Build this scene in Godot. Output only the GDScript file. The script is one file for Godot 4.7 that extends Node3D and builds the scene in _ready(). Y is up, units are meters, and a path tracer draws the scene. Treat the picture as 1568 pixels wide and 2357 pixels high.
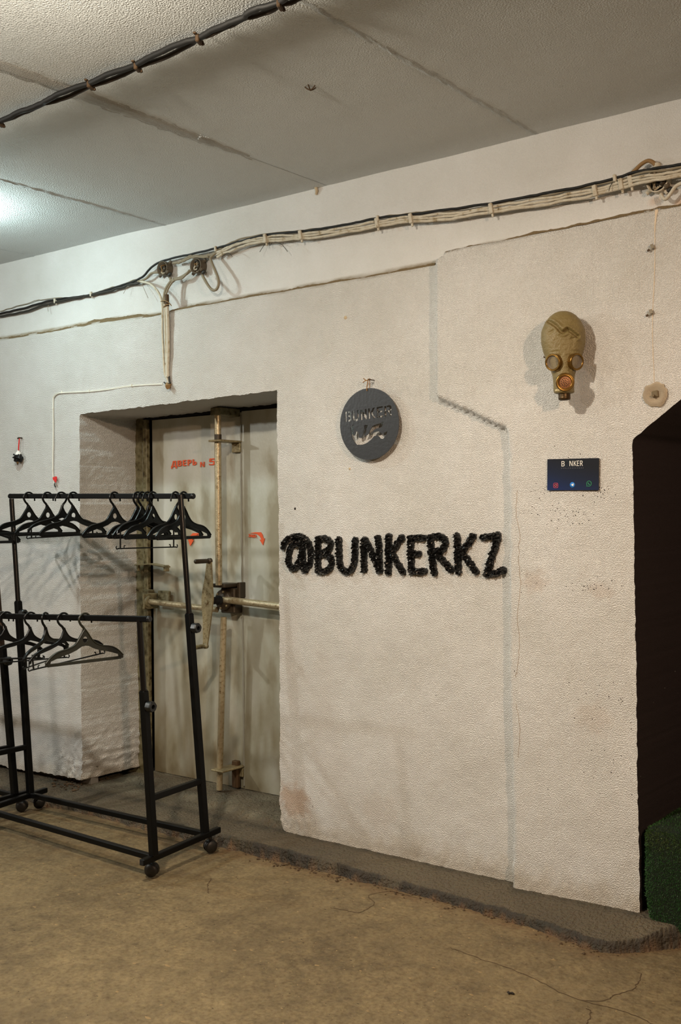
extends Node3D

const H := 2.978          # ceiling height
const UPPER := -0.05      # plane of the upper wall band, behind the main plaster
var rng := RandomNumberGenerator.new()
var n_low := FastNoiseLite.new()
var n_mid := FastNoiseLite.new()
var n_hi := FastNoiseLite.new()
var n_cell := FastNoiseLite.new()
var lump := noise(31, 45.0, FastNoiseLite.TYPE_SIMPLEX, 2)
var lump2 := noise(32, 120.0, FastNoiseLite.TYPE_SIMPLEX, 2)
var M := {}
var taken := {}


# ---------------------------------------------------------------- helpers
func numbered(called: String) -> String:
	if not taken.has(called):
		taken[called] = 0
		return called
	taken[called] += 1
	return "%s_%03d" % [called, taken[called]]

func tag(o: Node3D, label: String, category := "", group := "", kind := "") -> Node3D:
	if label: o.set_meta("label", label)
	if category: o.set_meta("category", category)
	if group: o.set_meta("group", group)
	if kind: o.set_meta("kind", kind)
	return o

func thing(called: String, label: String, category: String, at := Vector3.ZERO, turn := Vector3.ZERO, group := "") -> Node3D:
	var o := Node3D.new()
	o.name = numbered(called)
	add_child(o)
	o.position = at
	o.rotation_degrees = turn
	tag(o, label, category, group)
	return o

func obj(called: String, mesh: Mesh, m: Material, parent: Node3D = null) -> MeshInstance3D:
	var o := MeshInstance3D.new()
	o.mesh = mesh
	o.material_override = m
	if parent == null:
		o.name = numbered(called)
		add_child(o)
	else:
		o.name = called
		if parent.has_node(NodePath(called)):
			var k := 1
			while parent.has_node(NodePath("%s_%03d" % [called, k])): k += 1
			o.name = "%s_%03d" % [called, k]
		parent.add_child(o, true)
	return o

func ST() -> SurfaceTool:
	var st := SurfaceTool.new()
	st.begin(Mesh.PRIMITIVE_TRIANGLES)
	return st

func done(st: SurfaceTool) -> ArrayMesh:
	st.generate_normals()
	return st.commit()

func tri(st: SurfaceTool, a: Vector3, b: Vector3, c: Vector3, out: Vector3) -> void:
	if (b - a).cross(c - a).dot(out) > 0.0:
		var t := b
		b = c
		c = t
	st.add_vertex(a)
	st.add_vertex(b)
	st.add_vertex(c)

func quad(st: SurfaceTool, a: Vector3, b: Vector3, c: Vector3, d: Vector3, out: Vector3) -> void:
	tri(st, a, b, c, out)
	tri(st, a, c, d, out)

# a box with chamfered edges
func bx(st: SurfaceTool, xf: Transform3D, size: Vector3, bev := 0.002) -> void:
	st.set_smooth_group(-1)
	var h := size * 0.5
	bev = minf(bev, 0.45 * minf(size.x, minf(size.y, size.z)))
	var p := func(sx: int, sy: int, sz: int, ax: int) -> Vector3:
		var v := Vector3(sx * h.x, sy * h.y, sz * h.z)
		for k in 3:
			if k != ax: v[k] -= signf(v[k]) * bev
		return xf * v
	var cen := xf.origin
	for ax in 3:
		var b1 := (ax + 1) % 3
		var b2 := (ax + 2) % 3
		for s in [-1, 1]:
			var q := []
			for e in [[-1, -1], [1, -1], [1, 1], [-1, 1]]:
				var sg := [0, 0, 0]
				sg[ax] = s
				sg[b1] = e[0]
				sg[b2] = e[1]
				q.append(p.call(sg[0], sg[1], sg[2], ax))
			var o := xf.basis[ax] * float(s)
			quad(st, q[0], q[1], q[2], q[3], o)
		for s1 in [-1, 1]:
			for s2 in [-1, 1]:
				var sa := [0, 0, 0]
				sa[b1] = s1
				sa[b2] = s2
				sa[ax] = -1
				var sb := sa.duplicate()
				sb[ax] = 1
				var o := xf.basis[b1] * float(s1) + xf.basis[b2] * float(s2)
				quad(st, p.call(sa[0], sa[1], sa[2], b1), p.call(sb[0], sb[1], sb[2], b1), p.call(sb[0], sb[1], sb[2], b2), p.call(sa[0], sa[1], sa[2], b2), o)
	for sx in [-1, 1]:
		for sy in [-1, 1]:
			for sz in [-1, 1]:
				var a: Vector3 = p.call(sx, sy, sz, 0)
				tri(st, a, p.call(sx, sy, sz, 1), p.call(sx, sy, sz, 2), a - cen)

func at(p: Vector3, rot := Vector3.ZERO) -> Transform3D:
	return Transform3D(Basis.from_euler(rot * PI / 180.0), p)

# a bar of rectangular section between two points; w across, h along "up"
func bar(st: SurfaceTool, a: Vector3, b: Vector3, w: float, h: float, up := Vector3.UP, bev := 0.002) -> void:
	var d := (b - a).normalized()
	var s := d.cross(up).normalized()
	var u := s.cross(d)
	bx(st, Transform3D(Basis(s, u, -d), (a + b) * 0.5), Vector3(w, h, (b - a).length()), bev)

func smooth_path(p: Array, per := 6) -> PackedVector3Array:
	var out := PackedVector3Array()
	for i in p.size() - 1:
		var a: Vector3 = p[maxi(i - 1, 0)]
		var b: Vector3 = p[i]
		var c: Vector3 = p[i + 1]
		var d: Vector3 = p[mini(i + 2, p.size() - 1)]
		for k in per:
			out.append(b.cubic_interpolate(c, a, d, float(k) / per))
	out.append(p[p.size() - 1])
	return out

func tube(st: SurfaceTool, pts: PackedVector3Array, r: float, sides := 8, cap := true, rf = null, squash := 1.0, flat := false) -> void:
	var rings := []
	var n := pts.size()
	var last := Vector3(0, 0, 1)
	for i in n:
		var d := (pts[mini(i + 1, n - 1)] - pts[maxi(i - 1, 0)]).normalized()
		var s := last - d * last.dot(d)
		if s.length() < 0.01: s = Vector3(0.31, 0.92, 0.2) - d * Vector3(0.31, 0.92, 0.2).dot(d)
		s = s.normalized()
		last = s
		var u := d.cross(s)
		var ring := []
		for k in sides:
			var a := TAU * k / sides
			var rr: float = r if rf == null else r * rf.call(float(i) / maxf(n - 1, 1), a, pts[i])
			ring.append(pts[i] + (s * cos(a) * squash + u * sin(a)) * rr)
		rings.append(ring)
	st.set_smooth_group(-1 if flat else 1)
	for i in n - 1:
		for k in sides:
			var k2 := (k + 1) % sides
			var o: Vector3 = rings[i][k] + rings[i][k2] - pts[i] * 2.0
			quad(st, rings[i][k], rings[i][k2], rings[i + 1][k2], rings[i + 1][k], o)
	if cap:
		st.set_smooth_group(-1)
		for e in [0, n - 1]:
			var o: Vector3 = pts[0] - pts[1] if e == 0 else pts[n - 1] - pts[n - 2]
			for k in sides:
				tri(st, pts[e], rings[e][k], rings[e][(k + 1) % sides], o)

func cyl(st: SurfaceTool, a: Vector3, b: Vector3, r: float, sides := 16) -> void:
	tube(st, PackedVector3Array([a, b]), r, sides)

# profile: Vector2(radius, along z); turned round the transform's z axis
func lathe(st: SurfaceTool, xf: Transform3D, prof: Array, sides := 24, smooth := true) -> void:
	st.set_smooth_group(2 if smooth else -1)
	for i in prof.size() - 1:
		var p: Vector2 = prof[i]
		var q: Vector2 = prof[i + 1]
		var t := q - p
		var nn := Vector2(-t.y, t.x)   # profile runs so that this points outward
		for k in sides:
			var a := TAU * k / sides
			var b := TAU * (k + 1) / sides
			var m := (a + b) * 0.5
			var o := xf.basis * Vector3(nn.x * cos(m), nn.x * sin(m), nn.y)
			var A := xf * Vector3(p.x * cos(a), p.x * sin(a), p.y)
			var B := xf * Vector3(p.x * cos(b), p.x * sin(b), p.y)
			var C := xf * Vector3(q.x * cos(b), q.x * sin(b), q.y)
			var D := xf * Vector3(q.x * cos(a), q.x * sin(a), q.y)
			if p.x > 1e-6: tri(st, A, B, C, o)
			if q.x > 1e-6: tri(st, A, C, D, o)

# polygon in xy pushed along z from 0 to depth
func extrude(st: SurfaceTool, poly: PackedVector2Array, depth: float, xf := Transform3D.IDENTITY) -> void:
	if Geometry2D.is_polygon_clockwise(poly): poly.reverse()
	var ix := Geometry2D.triangulate_polygon(poly)
	st.set_smooth_group(-1)
	for i in range(0, ix.size(), 3):
		var a := poly[ix[i]]
		var b := poly[ix[i + 1]]
		var c := poly[ix[i + 2]]
		tri(st, xf * Vector3(a.x, a.y, depth), xf * Vector3(b.x, b.y, depth), xf * Vector3(c.x, c.y, depth), xf.basis.z)
		tri(st, xf * Vector3(a.x, a.y, 0), xf * Vector3(b.x, b.y, 0), xf * Vector3(c.x, c.y, 0), -xf.basis.z)
	for i in poly.size():
		var a := poly[i]
		var b := poly[(i + 1) % poly.size()]
		var o := xf.basis * Vector3(b.y - a.y, a.x - b.x, 0)
		quad(st, xf * Vector3(a.x, a.y, 0), xf * Vector3(b.x, b.y, 0), xf * Vector3(b.x, b.y, depth), xf * Vector3(a.x, a.y, depth), o)

func noise(sd: int, freq: float, type := FastNoiseLite.TYPE_SIMPLEX_SMOOTH, oct := 3) -> FastNoiseLite:
	var n := FastNoiseLite.new()
	n.seed = sd
	n.noise_type = type
	n.frequency = freq
	n.fractal_type = FastNoiseLite.FRACTAL_FBM if oct > 1 else FastNoiseLite.FRACTAL_NONE
	n.fractal_octaves = oct
	return n

func picture(n: FastNoiseLite, side := 1024) -> Image:
	# a quarter, mirrored both ways: it repeats without a seam or a blended band
	var h := side / 2
	var q := n.get_image(h, h)
	var out := Image.create(side, side, false, q.get_format())
	out.blit_rect(q, Rect2i(0, 0, h, h), Vector2i.ZERO)
	q.flip_x()
	out.blit_rect(q, Rect2i(0, 0, h, h), Vector2i(h, 0))
	q.flip_y()
	out.blit_rect(q, Rect2i(0, 0, h, h), Vector2i(h, h))
	q.flip_x()
	out.blit_rect(q, Rect2i(0, 0, h, h), Vector2i(0, h))
	return out

func ramped(n: FastNoiseLite, side: int, offs: Array, cols: Array) -> ImageTexture:
	var im := n.get_seamless_image(side, side, false, false, 0.2)
	var g := Gradient.new()
	g.offsets = PackedFloat32Array(offs)
	g.colors = PackedColorArray(cols)
	var lut := PackedByteArray()
	for i in 256:
		var c := g.sample(i / 255.0)
		lut.append_array([int(c.r * 255), int(c.g * 255), int(c.b * 255)])
	var src := im.get_data()
	var px := PackedByteArray()
	px.resize(side * side * 3)
	for i in side * side:
		var k := src[i] * 3
		px[i * 3] = lut[k]
		px[i * 3 + 1] = lut[k + 1]
		px[i * 3 + 2] = lut[k + 2]
	return ImageTexture.create_from_image(Image.create_from_data(side, side, false, Image.FORMAT_RGB8, px))

func mat(c: Color, rough := 0.8, metal := 0.0) -> StandardMaterial3D:
	var m := StandardMaterial3D.new()
	m.albedo_color = c
	m.roughness = rough
	m.metallic = metal
	return m

func relief(m: StandardMaterial3D, tex: Texture2D, cm: float, tile: float, vcol := false) -> StandardMaterial3D:
	m.heightmap_enabled = true
	m.heightmap_texture = tex
	m.heightmap_scale = cm
	m.uv1_triplanar = true
	m.uv1_world_triplanar = true
	m.uv1_triplanar_sharpness = 4.0
	m.uv1_scale = Vector3.ONE / tile
	m.vertex_color_use_as_albedo = vcol
	return m

func ss(a: float, b: float, x: float) -> float:
	return smoothstep(a, b, x)


# ---------------------------------------------------------------- scene
func _ready() -> void:
	rng.seed = 11
	var cam := Camera3D.new()
	cam.name = "camera"
	cam.keep_aspect = Camera3D.KEEP_HEIGHT
	cam.fov = 49.9
	cam.near = 0.05
	cam.transform = Transform3D(Basis(Vector3(0.788966, -0.009198, -0.614368), Vector3(0.009455, 0.999951, -0.002828), Vector3(0.614364, -0.003578, 0.789015)), Vector3(0, 1.5, 3.803))
	add_child(cam)
	cam.current = true
	var env := Environment.new()
	env.background_mode = Environment.BG_COLOR
	env.background_color = Color(0.02, 0.02, 0.02)
	env.tonemap_mode = Environment.TONE_MAPPER_LINEAR
	env.tonemap_exposure = 0.96
	env.sdfgi_enabled = true
	env.ssao_enabled = true
	env.ssil_enabled = true
	var we := WorldEnvironment.new()
	we.name = "world"
	we.environment = env
	add_child(we)
	make_materials()
	# lamps: small square diffuser lamps on the ceiling, all outside the frame
	lamp(Vector3(-2.3, 2.88, 2.25), Color(1.0, 0.945, 0.855), 7.2, 1.7, "small square ceiling lamp above the viewer, in front of the steel door")
	lamp(Vector3(-3.6, 2.87, 2.4), Color(1.0, 0.96, 0.89), 0.9, 0.5, "small square ceiling lamp above the viewer, in front of the garment rack")
	lamp(Vector3(-6.3, 2.75, 3.0), Color(1.0, 1.0, 0.97), 4.8, 2.2, "small square ceiling lamp far left of the garment rack, outside the frame")
	spotlight(Vector3(1.3, 2.62, 2.9), Vector3(-2.2, 1.15, 0.0), Color(1.0, 0.84, 0.69), 8.8, "warm ceiling spotlight at the right, aimed at the lettered wall from outside the frame")
	lamp(Vector3(-4.62, 2.885, 0.88), Color(0.90, 1.0, 0.99), 0.5, 0.62, "cool small square ceiling lamp just outside the left edge near the wall")

	make_wall()
	make_room()
	make_ceiling()
	make_floor()
	make_curb()
	make_door()
	make_racks()
	make_turf()
	make_letters()
	make_sign()
	make_mask()
	make_plaque()
	make_cables()
	make_small()


func make_materials() -> void:
	n_low = noise(1, 0.9, FastNoiseLite.TYPE_SIMPLEX_SMOOTH, 3)
	n_mid = noise(2, 7.0, FastNoiseLite.TYPE_SIMPLEX_SMOOTH, 3)
	n_hi = noise(3, 40.0, FastNoiseLite.TYPE_SIMPLEX_SMOOTH, 3)
	n_cell = noise(4, 55.0, FastNoiseLite.TYPE_CELLULAR, 1)
	var nb := noise(5, 0.048, FastNoiseLite.TYPE_SIMPLEX, 4)
	nb.fractal_gain = 0.58
	var stucco := ImageTexture.create_from_image(picture(nb, 2048))
	var fine := ImageTexture.create_from_image(picture(noise(6, 0.06, FastNoiseLite.TYPE_SIMPLEX_SMOOTH, 4)))
	var grit := ImageTexture.create_from_image(picture(noise(7, 0.02, FastNoiseLite.TYPE_SIMPLEX_SMOOTH, 5)))
	M.stucco_tex = stucco
	M.fine_tex = fine
	M.plaster = relief(mat(Color.WHITE, 0.75), stucco, 0.65, 0.66, true)
	M.plaster_rough = relief(mat(Color.WHITE, 0.8), stucco, 1.0, 0.80, true)
	M.plaster_smooth = relief(mat(Color.WHITE, 0.7), stucco, 0.2, 0.66, true)
	M.ceiling = relief(mat(Color(0.845, 0.86, 0.865), 0.85), fine, 0.35, 0.5)
	M.seam_dark = relief(mat(Color(0.74, 0.73, 0.71), 0.9), fine, 0.6, 0.4)
	M.seam_light = relief(mat(Color(0.86, 0.875, 0.88), 0.9), fine, 0.7, 0.35)
	M.black_paint = relief(mat(Color(0.20, 0.165, 0.175), 0.65), stucco, 0.6, 0.62)
	M.floor = relief(mat(Color.WHITE, 0.78), grit, 0.5, 1.1, true)
	M.floor.albedo_texture = ramped(noise(8, 0.05, FastNoiseLite.TYPE_SIMPLEX_SMOOTH, 6), 1024, [0.15, 0.4, 0.55, 0.7, 0.82], [Color(0.80, 0.76, 0.70), Color(0.90, 0.88, 0.84), Color(0.92, 0.905, 0.87), Color(0.945, 0.93, 0.89), Color(1.0, 0.98, 0.92)])
	M.curb = relief(mat(Color.WHITE, 0.8), grit, 1.0, 0.4, true)
	M.room = relief(mat(Color(0.44, 0.34, 0.24), 0.8), stucco, 0.6, 0.62)
	M.core = mat(Color(0.45, 0.43, 0.4), 0.9)
	M.dark = mat(Color(0.03, 0.028, 0.025), 0.9)
	M.soot = mat(Color(0.06, 0.05, 0.04), 0.95)
	M.door = relief(mat(Color(0.80, 0.80, 0.78), 0.42), fine, 0.04, 0.6, true)
	M.door.albedo_texture = ramped(noise(9, 0.006, FastNoiseLite.TYPE_SIMPLEX_SMOOTH, 6), 512, [0.2, 0.4, 0.6, 0.8], [Color(0.78, 0.74, 0.66), Color(0.92, 0.91, 0.87), Color(0.97, 0.97, 0.95), Color(1, 1, 1)])
	M.door.uv1_scale = Vector3(0.9, 0.45, 0.9)
	M.frame = relief(mat(Color(0.50, 0.48, 0.40), 0.5), fine, 0.15, 0.5)
	M.frame.albedo_texture = ramped(noise(10, 0.02, FastNoiseLite.TYPE_SIMPLEX_SMOOTH, 5), 512, [0.1, 0.3, 0.5, 0.75], [Color(0.35, 0.29, 0.2), Color(0.72, 0.68, 0.56), Color(0.86, 0.84, 0.75), Color(1, 0.98, 0.92)])
	M.pipe = relief(mat(Color(0.72, 0.68, 0.59), 0.33, 0.5), fine, 0.08, 0.35)
	M.pipe.albedo_texture = ramped(noise(12, 0.03, FastNoiseLite.TYPE_SIMPLEX_SMOOTH, 5), 512, [0.06, 0.2, 0.35, 0.8], [Color(0.40, 0.30, 0.2), Color(0.82, 0.76, 0.66), Color(0.93, 0.91, 0.86), Color(1, 0.98, 0.94)])
	M.iron = mat(Color(0.24, 0.20, 0.15), 0.45, 0.3)
	M.iron_worn = relief(mat(Color(0.62, 0.58, 0.47), 0.4, 0.35), fine, 0.15, 0.3)
	M.iron_worn.albedo_texture = M.pipe.albedo_texture
	M.orange = mat(Color(0.86, 0.34, 0.16), 0.6)
	M.rack = mat(Color(0.03, 0.03, 0.03), 0.42)
	M.rack.metallic_specular = 0.28
	M.rack_tube = mat(Color(0.085, 0.075, 0.07), 0.25, 0.3)
	M.chrome = mat(Color(0.35, 0.29, 0.25), 0.22, 0.9)
	M.plastic = mat(Color(0.045, 0.05, 0.053), 0.3)
	M.plastic.metallic_specular = 0.4
	M.plastic_olive = mat(Color(0.135, 0.135, 0.10), 0.36)
	M.wheel = mat(Color(0.085, 0.07, 0.055), 0.45)
	M.knob = mat(Color(0.07, 0.075, 0.08), 0.35)
	M.foam = mat(Color(0.06, 0.06, 0.062), 0.32)
	M.slate = relief(mat(Color(0.27, 0.28, 0.295), 0.34, 0.5), grit, 0.03, 0.4)
	M.twine = mat(Color(0.55, 0.40, 0.22), 0.9)
	M.rubber = relief(mat(Color(0.47, 0.415, 0.26), 0.5), fine, 0.12, 0.4, true)
	M.rubber.uv1_world_triplanar = false
	M.brass = mat(Color(0.52, 0.40, 0.20), 0.28, 0.85)
	M.brass_dark = mat(Color(0.27, 0.20, 0.10), 0.4, 0.6)
	M.copper = mat(Color(0.58, 0.40, 0.27), 0.5, 0.35)
	M.lens = mat(Color(0.9, 0.88, 0.85, 0.10), 0.08)
	M.lens.transparency = BaseMaterial3D.TRANSPARENCY_ALPHA
	M.ivory = mat(Color(0.88, 0.80, 0.62), 0.4)
	M.white = mat(Color(0.9, 0.89, 0.87), 0.6)
	M.navy = mat(Color.WHITE, 0.5)
	M.navy.metallic_specular = 0.3
	var gt := GradientTexture2D.new()
	gt.gradient = Gradient.new()
	gt.gradient.offsets = PackedFloat32Array([0.0, 0.5, 1.0])
	gt.gradient.colors = PackedColorArray([Color(0.09, 0.16, 0.34), Color(0.085, 0.12, 0.21), Color(0.075, 0.085, 0.12)])
	gt.width = 64
	gt.height = 64
	gt.fill_from = Vector2(0.15, 1)
	gt.fill_to = Vector2(0.55, 0.1)
	M.navy.albedo_texture = gt
	M.black_cable = mat(Color(0.045, 0.043, 0.04), 0.65)
	M.dusty_cable = mat(Color(0.16, 0.15, 0.13), 0.6)
	M.white_cable = relief(mat(Color(0.80, 0.78, 0.73), 0.65), fine, 0.12, 0.3)
	M.white_cable.albedo_texture = ramped(noise(13, 0.015, FastNoiseLite.TYPE_SIMPLEX_SMOOTH, 5), 512, [0.05, 0.2, 0.36, 0.8], [Color(0.45, 0.38, 0.28), Color(0.84, 0.79, 0.70), Color(0.95, 0.93, 0.90), Color(1, 1, 0.99)])
	M.wire_paint = mat(Color(0.86, 0.85, 0.81), 0.6)
	M.old_cable = mat(Color(0.53, 0.49, 0.41), 0.7)
	M.dust = relief(mat(Color(0.44, 0.375, 0.27), 0.95), grit, 0.4, 0.3)
	M.tan_pale = mat(Color(0.74, 0.67, 0.56), 0.85)
	M.brown_cable = mat(Color(0.15, 0.105, 0.06), 0.65)
	M.tan = mat(Color(0.55, 0.43, 0.27), 0.7)
	M.box = relief(mat(Color(0.36, 0.32, 0.26), 0.65), fine, 0.1, 0.3)
	M.rust = mat(Color(0.29, 0.21, 0.12), 0.7, 0.2)
	M.red = mat(Color(0.80, 0.09, 0.07), 0.45)
	M.turf = relief(mat(Color(0.05, 0.13, 0.03), 0.8), fine, 0.8, 0.25)
	M.blade = mat(Color.WHITE, 0.5)
	M.blade.vertex_color_use_as_albedo = true
	M.spot = mat(Color(0.15, 0.125, 0.10), 0.9)
	M.rubble = relief(mat(Color(0.31, 0.24, 0.16), 0.9), grit, 0.5, 0.3)
	M.crack = mat(Color(0.30, 0.225, 0.14), 0.95)
	M.wall_crack = mat(Color(0.64, 0.57, 0.49), 0.95)
	M.paint_grey = mat(Color(0.55, 0.53, 0.48), 0.5)


func spotlight(p: Vector3, aim: Vector3, c: Color, energy: float, label: String) -> void:
	var t := thing("spotlight", label, "spotlight", p)
	var b := Basis.looking_at(aim - p)
	var st := ST()
	cyl(st, Vector3(0, 0.06, 0), Vector3(0, H - p.y, 0), 0.014, 12)
	obj("arm", done(st), M.iron, t)
	st = ST()
	lathe(st, Transform3D(b, Vector3.ZERO), [Vector2(0.075, -0.05), Vector2(0.08, -0.05), Vector2(0.082, 0.06), Vector2(0.05, 0.12), Vector2(0.0, 0.125)], 28)
	obj("can", done(st), M.iron, t)
	var glow := mat(Color(0.9, 0.9, 0.88), 0.4)
	glow.emission_enabled = true
	glow.emission = c
	glow.emission_energy_multiplier = 3.0
	st = ST()
	lathe(st, Transform3D(b, Vector3.ZERO), [Vector2(0.0, -0.045), Vector2(0.045, -0.04), Vector2(0.065, -0.02), Vector2(0.06, 0.0), Vector2(0.0, 0.01)], 24)
	obj("bulb", done(st), glow, t)
	var l := SpotLight3D.new()
	l.name = "spot_light"
	l.light_color = c
	l.light_energy = energy
	l.light_size = 0.045
	l.spot_range = 14.0
	l.spot_attenuation = 2.0
	l.spot_angle = 30.0
	l.spot_angle_attenuation = 1.0
	l.shadow_enabled = true
	l.transform = Transform3D(b, b * Vector3(0, 0, -0.02))
	t.add_child(l)


func lamp(p: Vector3, c: Color, down: float, around: float, label: String) -> void:
	var t := thing("ceiling_lamp", label, "lamp", Vector3(p.x, H, p.z))
	var d := H - p.y
	var st := ST()
	bx(st, at(Vector3(0, -d * 0.5 + 0.03, 0)), Vector3(0.17, d - 0.05, 0.17), 0.004)
	obj("housing", done(st), M.white, t)
	if p.z > 1.0:  # unseen disc added to keep the lamp's direct light off the ceiling
		st = ST()
		lathe(st, at(Vector3(0, -d + 0.052, 0), Vector3(90, 0, 0)), [Vector2(0.0, 0.006), Vector2(0.22, 0.006), Vector2(0.23, 0.0), Vector2(0.22, -0.004), Vector2(0.0, -0.004)], 32)
		obj("added_shield", done(st), M.white, t)
	var glow := mat(Color(0.9, 0.9, 0.88), 0.4)
	glow.emission_enabled = true
	glow.emission = c
	glow.emission_energy_multiplier = 3.0
	st = ST()
	bx(st, at(Vector3(0, -d, 0)), Vector3(0.15, 0.09, 0.15), 0.012)
	obj("diffuser", done(st), glow, t)
	var l := OmniLight3D.new()
	l.name = "lamp_light"
	l.light_color = c
	l.light_energy = around
	l.light_size = 0.04
	l.omni_range = 14.0
	l.omni_attenuation = 2.0
	l.shadow_enabled = true
	l.position = Vector3(0, -d, 0)
	t.add_child(l)
	var a := AreaLight3D.new()
	a.name = "panel_light"
	a.light_color = c
	a.light_energy = down
	a.area_size = Vector2(0.10, 0.10)
	a.area_range = 14.0
	a.area_attenuation = 2.0
	a.shadow_enabled = true
	a.position = Vector3(0, -d - 0.052, 0)
	a.rotation_degrees = Vector3(-90, 0, 0)
	t.add_child(a)


# ---------------------------------------------------------------- the setting
func diag_y(x: float) -> float:      # lower edge of the chamfered pilaster
	return 1.979 + (x + 2.436) * -0.455

func pil_dist(x: float, y: float) -> float:    # positive inside the raised pilaster
	var dl := (y - diag_y(x)) * 0.91
	var inner := minf(x + 2.436, dl)
	var d := maxf(x + 2.108 - 0.006 * sin(y * 5.0), inner)
	# rounded upper corner
	var cx := x + 2.436
	var cy := 2.565 - y
	if cx < 0.05 and cy < 0.05 and cx > -0.05: d = minf(d, 0.05 - Vector2(0.05 - cx, 0.05 - cy).length())
	return d + n_mid.get_noise_2d(x * 2.0, y * 2.0) * 0.004

func ledge_y(x: float) -> float:
	var y := 2.527 + n_mid.get_noise_2d(x * 0.8, 3.0) * 0.006
	y += 0.012 * ss(-4.1, -4.7, x) - 0.006 * ss(-3.98, -4.06, x)
	if x > -2.40: y = 2.562 + n_mid.get_noise_2d(x * 0.8, 3.0) * 0.005 + (x + 2.4) * 0.012
	elif x > -2.46: y = lerpf(y, 2.545, (x + 2.46) / 0.06)
	return y

func wall_z(x: float, y: float) -> float:
	var z := 0.05 * ss(-0.008, 0.008, pil_dist(x, y))
	z += n_low.get_noise_2d(x, y) * 0.008 + n_mid.get_noise_2d(x, y) * 0.003 + n_hi.get_noise_2d(x * 0.6, y * 0.6) * 0.0012
	var t := ss(0.0, 1.0, (y - ledge_y(x)) / 0.02)
	if t > 0.0:
		var up := lerpf(UPPER, -0.028, ss(-4.0, -4.4, x)) + n_low.get_noise_2d(x + 9.0, y) * 0.006 + n_mid.get_noise_2d(x + 5.0, y) * 0.0015
		z = lerpf(z, up, t)
	# crumbling foot of the plaster, worst beside the niche
	var foot := ss(0.22, 0.05, y) * 0.5
	foot = maxf(foot, ss(0.42, 0.08, y) * ss(-5.05, -4.85, x) * ss(-4.5, -4.7, x) * 2.2)
	foot = maxf(foot, ss(0.24, 0.1, y) * ss(-3.0, -3.25, x) * ss(-3.4, -3.3, x) * 1.3)
	# rough patch behind the mask
	var mk := ss(0.16, 0.1, Vector2((x + 1.80) / 1.35, y - 2.08).length()) * 0.35
	z += (foot + mk) * (n_cell.get_noise_2d(x * 0.8, y * 0.8) + 0.5) * 0.011
	z -= ss(0.12, 0.06, y) * 0.004
	return z

func wall_tint(x: float, y: float) -> Color:
	var c := Color(0.79, 0.778, 0.757)
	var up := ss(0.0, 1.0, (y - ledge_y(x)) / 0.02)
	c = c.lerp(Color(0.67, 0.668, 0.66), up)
	var k := n_low.get_noise_2d(x * 1.7 + 4.0, y * 1.7) * 0.09 + n_mid.get_noise_2d(x, y + 7.0) * 0.03
	c = Color(c.r * (1.0 + k), c.g * (1.0 + k * 1.05), c.b * (1.0 + k * 1.25))
	# dust on the sloped ledge
	var dl := (y - ledge_y(x)) / 0.02
	var dust := ss(-0.35, 0.25, dl) * ss(1.5, 0.9, dl)
	c = c.lerp(Color(0.30, 0.235, 0.15), dust * (0.8 + 0.35 * n_mid.get_noise_2d(x * 2.0, 0.0)))
	# damp, dirty foot
	var dirt := ss(0.20, 0.05, y + n_mid.get_noise_2d(x * 1.5, y * 1.5) * 0.05) * 0.45
	c = c.lerp(Color(0.50, 0.39, 0.24), dirt)
	# old stains
	for s in [[-1.99, 1.245, 0.06, 0.35], [-1.72, 1.22, 0.05, 0.25], [-3.24, 0.21, 0.10, 0.75], [-2.76, 0.24, 0.10, 0.16], [-4.62, 1.02, 0.15, 0.0], [-1.75, 0.75, 0.08, 0.2], [-1.445, 2.605, 0.028, 0.9], [-1.535, 2.63, 0.025, 0.6]]:
		var d = Vector2(x - s[0], (y - s[1]) * 1.3).length() / s[2]
		c = c.lerp(Color(0.58, 0.42, 0.31), ss(1.2, 0.5, d + n_mid.get_noise_2d(x * 3.0, y * 3.0) * 0.5) * s[3])
	return c

func niche_in(x: float, y: float) -> float:     # positive inside the door niche
	var d := minf(minf(x + 4.735, -3.322 - x), 2.058 + (x + 4.7) * 0.0145 - y)
	var e := 0.006 + 0.02 * ss(0.4, 0.1, y)
	return d + n_mid.get_noise_2d(x * 1.6, y * 1.6) * e + n_hi.get_noise_2d(x, y) * 0.003

func arch_in(x: float, y: float) -> float:      # positive inside the black doorway
	var d := minf(minf(x + 1.589 + 0.006 * (y - 0.9), 0.53 - x), 2.12 - y)
	d = minf(d, (1.768 + (x + 1.588) * 0.755 - y) * 0.79)
	d = minf(d, (1.768 + (0.53 - x) * 0.755 - y) * 0.79)
	return d + n_mid.get_noise_2d(x * 1.4, y * 1.4 + 20.0) * 0.004 + n_hi.get_noise_2d(x, y) * 0.0035

func foot_in(x: float, y: float) -> float:      # positive below the ragged foot of the plaster
	var b := 0.048 + 0.006 * sin(x * 3.0)
	b = lerpf(b, 0.095, ss(-3.25, -3.4, x))
	b = lerpf(b, 0.062, ss(-2.0, -1.6, x))
	b = lerpf(b, 0.075, ss(-4.9, -5.4, x))
	return b + n_mid.get_noise_2d(x * 2.0, 1.0) * 0.008 + n_hi.get_noise_2d(x, 0.0) * 0.004 - y

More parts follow.
